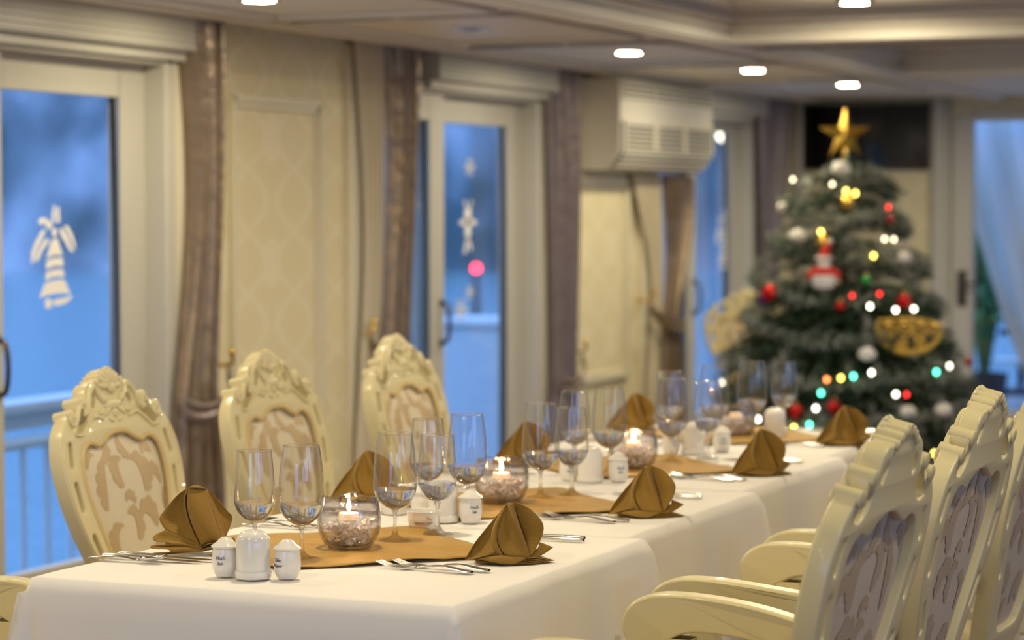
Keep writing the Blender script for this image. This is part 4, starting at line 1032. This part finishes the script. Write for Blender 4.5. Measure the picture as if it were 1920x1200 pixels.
# television on the far wall
tv = thing('television', 'black flat television high on the far wall behind the tree', 'television', (FU - .02, 4.11, 1.86))
MB().box((-.05, -.41, -.205), (-.01, .41, .205)).build('case', M['black'], tv, bevel=.006)
M['screen'] = mat('tv_screen', (.006, .006, .008), .06, spec=.8)
MB().box((-.0515, -.39, -.185), (-.0505, .39, .19)).build('screen', M['screen'], tv, smooth=False)
MB().box((-.01, -.1, -.1), (.02, .1, .1)).build('bracket', M['black'], tv)

# ------------------------------------------------------------------ frosted window stickers (inner face of the panes)
def sticker(name, label, u, z, s, polys, v=WV + .0785, shear=0):
    mb = MB()
    for P_ in polys:
        n = len(P_); mb.add([(u + x * s * 1.4, v, z + y * s) for x, y in P_] + [(u + x * s * 1.4, v - .0006, z + y * s) for x, y in P_], [tuple(range(n)), tuple(range(2 * n - 1, n - 1, -1))] + [(i, (i + 1) % n, n + (i + 1) % n, n + i) for i in range(n)])
    o = mb.build(name, M['decal'], smooth=False, merge=False); return tag(o, label, 'window sticker', 'frosted stickers on the glass doors')
def oval(cx, cy, rx, ry, ang=0, n=18): 
    c, s_ = math.cos(ang), math.sin(ang)
    return [(cx + rx * math.cos(2 * math.pi * k / n) * c - ry * math.sin(2 * math.pi * k / n) * s_, cy + rx * math.cos(2 * math.pi * k / n) * s_ + ry * math.sin(2 * math.pi * k / n) * c) for k in range(n)]
def bell():
    # in units of the bell's height, bottom at 0
    def hw(y):
        P_ = [(.06, .215), (.10, .175), (.15, .14), (.21, .12), (.33, .105), (.45, .10), (.55, .09), (.60, .06), (.64, .03)]
        for (y0, w0), (y1, w1) in zip(P_, P_[1:]):
            if y0 <= y <= y1: return w0 + (w1 - w0) * (y - y0) / (y1 - y0)
        return P_[0][1] if y < .06 else .03
    out = []
    def band(y0, y1, w0=0, w1=0, f=0):
        n = 16; lo = []; hi = []
        for k in range(n + 1):
            q = -1 + 2 * k / n; tilt = .012 * q
            lo.append((q * hw(y0), y0 + tilt + w0 * abs(math.sin(q * f)) + .02 * (q * q - 1) * (-1))); hi.append((q * hw(y1), y1 + tilt - w1 * abs(math.sin(q * f + 1)) - .015 * (q * q - 1)))
        return lo + hi[::-1]
    out.append(band(.09, .225, 0, .0)); out.append(band(.245, .335, .012, .012, 5)); out.append(band(.355, .44, .0, .0)); out.append(band(.462, .625))
    out.append([(-.03, .045), (.03, .06), (.12, .065), (.205, .09), (.20, .06), (.14, .015), (.05, -.005), (-.01, .0)])
    out.append(oval(-.08, .02, .042, .05))
    out.append(oval(.0, .70, .03, .045)); out.append(oval(-.065, .775, .035, .045, .5)); out.append(oval(-.14, .81, .05, .032, .3))
    out.append([(-.02, .79), (-.03, .86), (-.005, .97), (.01, .96), (.01, .87), (.005, .79)]); out.append([(.03, .79), (.028, .93), (.06, .95), (.065, .88), (.07, .80)])
    out.append([(.06, .74), (.10, .735), (.16, .66), (.20, .57), (.235, .50), (.18, .52), (.13, .60), (.075, .67)]); out.append([(.11, .76), (.16, .765), (.22, .68), (.255, .58), (.25, .52), (.215, .60), (.17, .68)])
    out.append([(-.07, .65), (-.13, .62), (-.20, .52), (-.235, .42), (-.19, .44), (-.14, .53), (-.07, .61)]); out.append([(-.10, .72), (-.14, .73), (-.23, .61), (-.275, .51), (-.275, .40), (-.25, .43), (-.21, .54), (-.15, .63)])
    return out
sticker('window_sticker', 'frosted bell sticker on the left glass door', 6.835, 1.083, .35, bell())
sticker('window_sticker', 'frosted bell sticker on the far left-hand door, right of the air conditioner', 13.84, 1.045, .37, bell())
snow = []
for k in range(6):
    a = math.pi / 3 * k; d = (math.cos(a), math.sin(a)); n_ = (-d[1], d[0])
    snow.append([(n_[0] * .05, n_[1] * .05), (d[0] * .5 + n_[0] * .05, d[1] * .5 + n_[1] * .05), (d[0] * .5 - n_[0] * .05, d[1] * .5 - n_[1] * .05), (-n_[0] * .05, -n_[1] * .05)])
    for q in (.28, .42):
        b0 = (d[0] * q, d[1] * q)
        for sg in (1, -1):
            e = (b0[0] + d[0] * .12 + n_[0] * .14 * sg, b0[1] + d[1] * .12 + n_[1] * .14 * sg); snow.append([b0, (b0[0] + d[0] * .05, b0[1] + d[1] * .05), (e[0] + .02, e[1]), (e[0] - .02, e[1])])
deer = [oval(0, .34, .12, .13), oval(0, 0, .1, .24), [(-.28, .2), (-.05, .22), (.05, .22), (.3, .2), (.3, .1), (-.28, .1)], [(-.05, -.15), (-.16, -.5), (-.06, -.5), (.01, -.2)], [(.05, -.15), (.16, -.42), (.08, -.44), (0, -.2)], [(-.06, .42), (-.15, .62), (-.09, .62), (-.01, .46)], [(.06, .42), (.12, .62), (.17, .62), (.1, .42)]]
sticker('window_sticker', 'large frosted figure sticker on the middle door', 10.16, 1.31, .22, deer)
sticker('window_sticker', 'frosted snowflake sticker at the top of the middle door', 10.18, 1.60, .085, snow)
sticker('window_sticker', 'small frosted snowflake on the middle door, right of the low pair', 10.18, 1.02, .07, snow)
sticker('window_sticker', 'frosted snowflake on the middle door, lowest', 10.08, .94, .11, snow)

# ------------------------------------------------------------------ Christmas tree
TX, TY = 11.8, 3.35
TR = [(.10, .50), (.22, .64), (.45, .66), (.60, .63), (.72, .54), (.85, .50), (1.0, .47), (1.12, .43), (1.22, .36), (1.35, .31), (1.48, .30), (1.56, .22), (1.63, .10), (1.68, .03)]
def trad(z):
    for (a, ra), (b_, rb) in zip(TR, TR[1:]):
        if a <= z <= b_: return ra + (rb - ra) * (z - a) / (b_ - a)
    return TR[0][1] if z < .1 else .02
tree = thing('christmas_tree', 'snow-flocked green Christmas tree at the end of the room', 'Christmas tree', (TX, TY, 0))
random.seed(11)
MB().tube([(0, 0, .02), (0, 0, .9), (0, 0, 1.66)], [.035, .025, .008]).build('trunk', M['bark'], tree)
mb = MB()
for k in range(3):
    a = k * 2.1; mb.tube([(0, 0, .12), (.28 * math.cos(a), .28 * math.sin(a), .015)], .014, 8)
mb.tube([(0, 0, .05), (0, 0, .2)], .045); mb.build('stand', M['shade_dark'], tree)
bw = MB(); V = []; F = []; MI = []
def needle(p_, d, L, w_, mi):
    side = d.cross(Vector((random.uniform(-1, 1), random.uniform(-1, 1), random.uniform(-1, 1)))); side = side.normalized() * w_ if side.length > 1e-4 else Vector((w_, 0, 0))
    n = len(V); e = p_ + d * L; V.extend([tuple(p_ - side), tuple(p_ + side), tuple(e)]); F.append((n, n + 1, n + 2)); MI.append(mi)
tips = []
nb = 760
for i in range(nb):
    z = .10 + 1.54 * (1 - math.sqrt(1 - (i + .5) / nb)) if i < nb * .8 else random.uniform(.5, 1.64)
    r = trad(z) * random.uniform(.82, 1.06) if i % 4 else trad(z) * random.uniform(.4, .8)
    a = i * 2.39996 + random.uniform(-.2, .2)
    d = Vector((math.cos(a), math.sin(a), 0)); z0 = z + r * .10
    P_ = [Vector((0, 0, z0 - .02)) + d * (r * q) + Vector((0, 0, .14 * r * math.sin(math.pi * q * .8) - .12 * r * q * q)) for q in (0, .25, .5, .75, 1)]
    bw.tube(P_, [.005, .0045, .004, .003, .002], 5, False)
    if z > 1.0: fl = .72
    elif z < .8: fl = .35
    else: fl = .42
    flock_br = random.random() < fl
    for j in range(int(40 + 190 * r)):
        q = random.uniform(.12, 1) ** .8; k = min(3, int(q * 4)); t = q * 4 - k; p_ = P_[k].lerp(P_[k + 1], t)
        dr = (d * .5 + Vector((random.gauss(0, .8), random.gauss(0, .8), random.gauss(0, .7)))).normalized()
        mi = 1 if (flock_br and q > .72 and random.random() < .62) or (flock_br and random.random() < .10) else 0
        needle(p_, dr, random.uniform(.03, .058), .0048 if mi else .0038, mi)
me = bpy.data.meshes.new('foliage'); me.from_pydata(V, [], F); me.materials.append(M['needle']); me.materials.append(M['flock'])
me.polygons.foreach_set('material_index', MI); me.update()
fo = bpy.data.objects.new('foliage', me); COL.objects.link(fo); fo.parent = tree
bw.build('branches', M['bark'], tree)
TC = Vector((-.962, -.273, 0)); TRt = Vector((.273, -.962, 0))
def on_tree(s_, z, k=1.0):
    """a spot on the side of the tree that faces the table: s_ metres across from the trunk, z high"""
    r = max(trad(z), abs(s_) + .02); dp = math.sqrt(max(.0004, r * r - s_ * s_)) * k
    return Vector((TX, TY, z)) + TRt * s_ + TC * dp
def tp(x, y): return (x - 1583) / 374, 1.9 - (y - 206) / 373
# star
st = thing('star_topper', 'shiny gold five-pointed star on top of the tree', 'star', (TX, TY, 1.775), math.atan2(TC.y, TC.x) + math.pi / 2 + .12)
mb = MB(); vs = []
for k in range(10):
    a = math.pi / 2 + k * math.pi / 5; r = .135 if k % 2 == 0 else .052; vs.append((r * math.cos(a), 0, r * math.sin(a)))
vs += [(0, -.032, 0), (0, .032, 0)]
mb.add(vs, [(k, (k + 1) % 10, 10) for k in range(10)] + [((k + 1) % 10, k, 11) for k in range(10)]); mb.build('star', M['gold'], st, smooth=False)
MB().lathe([(.012, -.14), (.016, -.09), (.010, -.04), (.0001, -.03)], 16).build('socket', M['gold'], st)
# fairy lights: one wired string of small bulbs
fl = thing('fairy_lights', 'string of small coloured lights wound round the tree', 'fairy lights', (0, 0, 0))
BC = {'w': (1, .84, .55), 'W': (1, .90, .72), 'y': (1, .76, .12), 'r': (1, .03, .03), 'g': (.10, .95, .55), 'o': (1, .25, .06)}
BS = {'w': 6, 'W': 9, 'y': 9, 'r': 5, 'g': 9, 'o': 7}
for k in BC: M['bulb_' + k] = emat('bulb_' + k, BC[k], BS[k])
LED = [(1487, 336, 'w'), (1560, 345, 'w'), (1585, 358, 'y'), (1602, 362, 'y'), (1662, 387, 'r'), (1540, 432, 'y'), (1655, 445, 'w'), (1672, 446, 'w'), (1635, 475, 'y'),
       (1597, 546, 'r'), (1646, 543, 'r'), (1629, 565, 'W'), (1675, 572, 'W'), (1708, 571, 'W'), (1448, 545, 'o'), (1553, 693, 'o'), (1600, 687, 'g'), (1632, 681, 'W'), (1543, 717, 'g'),
       (1748, 683, 'g'), (1773, 675, 'W'), (1360, 711, 'w'), (1534, 744, 'W'), (1523, 774, 'g'), (1495, 780, 'y'), (1489, 801, 'y'), (1430, 769, 'W'), (1675, 719, 'W'), (1694, 720, 'r'), (1666, 783, 'g'), (1745, 828, 'y'), (1578, 690, 'y'), (1510, 806, 'g'), (1610, 800, 'r')]
pts = []
for x, y, c in LED:
    s_, z = tp(x, y); P_ = on_tree(s_, z, 1.0) + TC * .055; pts.append(P_)
    r_ = .009 if c in 'Wgyo' else .008
    MB().ell((0, 0, 0), (r_, r_, r_ * 1.25), 12, 8).build('bulb', M['bulb_' + c], fl, loc=P_)
order = sorted(pts, key=lambda q: -q.z); mbw = MB()
for a, b_ in zip(order, order[1:]):
    mid = (a + b_) / 2; cx = Vector((TX, TY, mid.z)); off = (mid - cx); off.z = 0
    if off.length > .01: mid = cx + off.normalized() * max(off.length, trad(mid.z) * .9)
    mbw.tube(spline([tuple(a), tuple(mid - Vector((0, 0, .02))), tuple(b_)], 5), .0015, 5, False)
mbw.build('wire', M['needle'], fl)
# ornaments
def bauble(x, y, r, m_, lab, grp='baubles on the tree'):
    s_, z = tp(x, y); P_ = on_tree(s_, z, .97) + TC * .03
    t = thing('bauble', lab, 'bauble', P_, 0, grp)
    MB().ell((0, 0, 0), (r, r, r), 24, 16).build('ball', m_, t); MB().lathe([(.0001, r + .012), (.008, r + .012), (.009, r - .002)], 12).build('cap', M['gold'], t)
bauble(1567, 742, .036, M['red_ball'], 'red bauble low on the tree, centre'); bauble(1498, 752, .036, M['red_ball'], 'red bauble low on the tree, above the last pair of glasses')
bauble(1690, 556, .038, M['red_ball'], 'red bauble just above the gold openwork ornament'); bauble(1622, 520, .026, M['green_ball'], 'green bauble right of the doll in the red hat')
bauble(1448, 545, .045, M['red_ball'], 'large red bauble at the left edge of the tree'); bauble(1664, 410, .022, M['red_ball'], 'small red bauble high on the right of the tree')
bauble(1576, 565, .026, M['red_ball'], 'small red bauble below the doll'); bauble(1810, 672, .02, M['red_ball'], 'small red bauble at the far right tip of the tree')
bauble(1588, 378, .035, M['gold'], 'gold bauble near the top of the tree'); bauble(1545, 450, .035, M['gold'], 'gold bauble just above the doll in the red hat')
bauble(1436, 556, .03, mat('violet_bauble', (.10, .02, .2), .2, metal=.6), 'violet bauble at the left edge of the tree')
def doll(x, y, lab):
    s_, z = tp(x, y); P_ = on_tree(s_, z, 1.0) + TC * .05
    t = thing('doll_ornament', lab, 'ornament', P_, math.atan2(TC.y, TC.x) + math.pi / 2)
    MB().lathe([(.0001, -.095), (.045, -.088), (.060, -.055), (.052, -.015), (.036, .012), (.0001, .02)], 24).build('body', M['white_plush'], t)
    MB().lathe([(.056, -.052), (.0555, -.04), (.053, -.012), (.04, .012), (.0001, .018)], 24).build('jacket', M['red'], t)
    hd = MB().ell((0, 0, .036), (.030, .028, .030), 20, 14).build('head', M['skin'], t)
    MB().ell((-.010, -.026, .040), (.0035, .002, .004), 8, 6).build('eye', M['black'], hd); MB().ell((.010, -.026, .040), (.0035, .002, .004), 8, 6).build('eye', M['black'], hd)
    MB().ell((0, -.020, .020), (.030, .016, .022), 16, 10).build('scarf', M['white_plush'], t)
    MB().tube(spline([(0, 0, .055), (.004, 0, .085), (.018, 0, .115), (.030, 0, .135)], 4), [.031 - .0022 * k for k in range(13)], 16).build('hat', M['red'], t)
    MB().tube([(.031 * math.cos(a), .031 * math.sin(a), .056) for a in [2 * math.pi * k / 20 for k in range(21)]], .009, 8, False).build('hat_trim', M['white_plush'], t)
    MB().ell((.032, 0, .14), (.011, .011, .011)).build('pompom', M['white_plush'], t)
    for sx in (-1, 1): MB().tube([(sx * .04, 0, .0), (sx * .066, -.01, -.02), (sx * .072, -.015, -.042)], [.015, .014, .010], 10).build('arm', M['red'], t)
doll(1546, 500, 'small plush doll in a red pointed hat hanging on the tree')
doll2s, doll2z = tp(1495, 432)
def puff(x, y, r, lab, m_=None):
    s_, z = tp(x, y); P_ = on_tree(s_, z, .98) + TC * .02; mb = MB(); random.seed(int(x))
    for k in range(26):
        a = random.uniform(0, 6.28); e = random.uniform(-1, 1); q = r * .62
        mb.ell((q * math.cos(a) * math.sqrt(1 - e * e) * 1.2, q * math.sin(a) * math.sqrt(1 - e * e), q * e * .7), (r * .42, r * .42, r * .36), 10, 7)
    o = mb.build('cotton_tuft', m_ or M['white_plush'], loc=P_); tag(o, lab, 'ornament', 'white cotton tufts on the tree')
puff(1497, 440, .045, 'white cotton tuft high on the left of the tree'); puff(1625, 650, .045, 'white cotton tuft low in the middle of the tree'); puff(1697, 752, .04, 'white cotton tuft at the bottom right, left one')
puff(1762, 752, .045, 'white cotton tuft at the bottom right, right one'); puff(1575, 316, .05, 'white cotton tuft below the star'); puff(1690, 478, .04, 'white cotton tuft on the right shoulder of the tree'); puff(1468, 388, .03, 'small white tuft at the upper left edge of the tree')
# gold openwork ornament: a crescent full of scrolls
s_, z = tp(1702, 612); P_ = on_tree(s_, z, .95) + TC * .09
t = thing('gold_ornament', 'large gold openwork crescent ornament on the right of the tree', 'ornament', P_, math.atan2(TC.y, TC.x) + math.pi / 2)
mb = MB(); pts = [(-.150 + .0, .055), (-.158, .01), (-.13, -.05), (-.07, -.088), (.0, -.098), (.07, -.085), (.12, -.045), (.155, .0)]
mb.tube([(x, 0, y) for x, y in spline(pts, 5)], [.006 + .010 * math.sin(math.pi * k / 35) for k in range(36)], 10); mb.build('crescent', M['glitter_gold'], t)
mb = MB()
for cx, cy, r, s2, a0 in ((-.10, .0, .045, 1, 0), (-.03, .02, .042, -1, 1), (.04, .01, .045, 1, 2), (.105, .02, .036, -1, 0), (-.04, -.05, .03, 1, 3), (.04, -.05, .032, -1, 2)):
    mb.tube([(cx + r * (1 - k / 26) * math.cos(s2 * k * .42 + a0), -.004, cy + r * (1 - k / 26) * math.sin(s2 * k * .42 + a0)) for k in range(24)], .0075, 8)
mb.tube([(-.155, 0, .055), (-.05, 0, .065), (.06, 0, .06), (.16, 0, .03)], .007, 8); mb.build('scrollwork', M['glitter_gold'], t)
for x in (-.11, -.03, .05, .115): MB().ell((x, -.016, .035), (.016, .010, .018), 14, 10).build('gold_bead', M['gold'], t)
MB().tube([(0, 0, .06), (0, .02, .12)], .002, 6).build('hanger', M['gold'], t)
# frosty garland
mb = MB(); V = []; F = []; MI = []; random.seed(5)
for k in range(900):
    q = k / 900; z = 1.60 - 1.25 * q; a = q * 6.4 * 2 * math.pi + 3.4; r = trad(max(.1, z)) * 1.0; z2 = z - .07 * math.sin(a * 1.5) ** 2
    c = Vector((r * math.cos(a), r * math.sin(a), z2)); wht = (k // 26) % 3
    for j in range(20):
        d = Vector((random.gauss(0, 1), random.gauss(0, 1), random.gauss(0, 1))).normalized()
        needle(c + Vector([random.gauss(0, .014) for _ in range(3)]), d, random.uniform(.03, .058), .0034, 1 if random.random() < (.5, .22, .62)[wht] else 0)
me = bpy.data.meshes.new('tinsel_garland'); me.from_pydata(V, [], F); me.materials.append(M['needle']); me.materials.append(M['flock'])
me.polygons.foreach_set('material_index', MI); me.update()
g = bpy.data.objects.new('tinsel_garland', me); COL.objects.link(g); g.location = (TX, TY, 0); tag(g, 'frosted dark green garland wound thickly round the tree', 'garland')
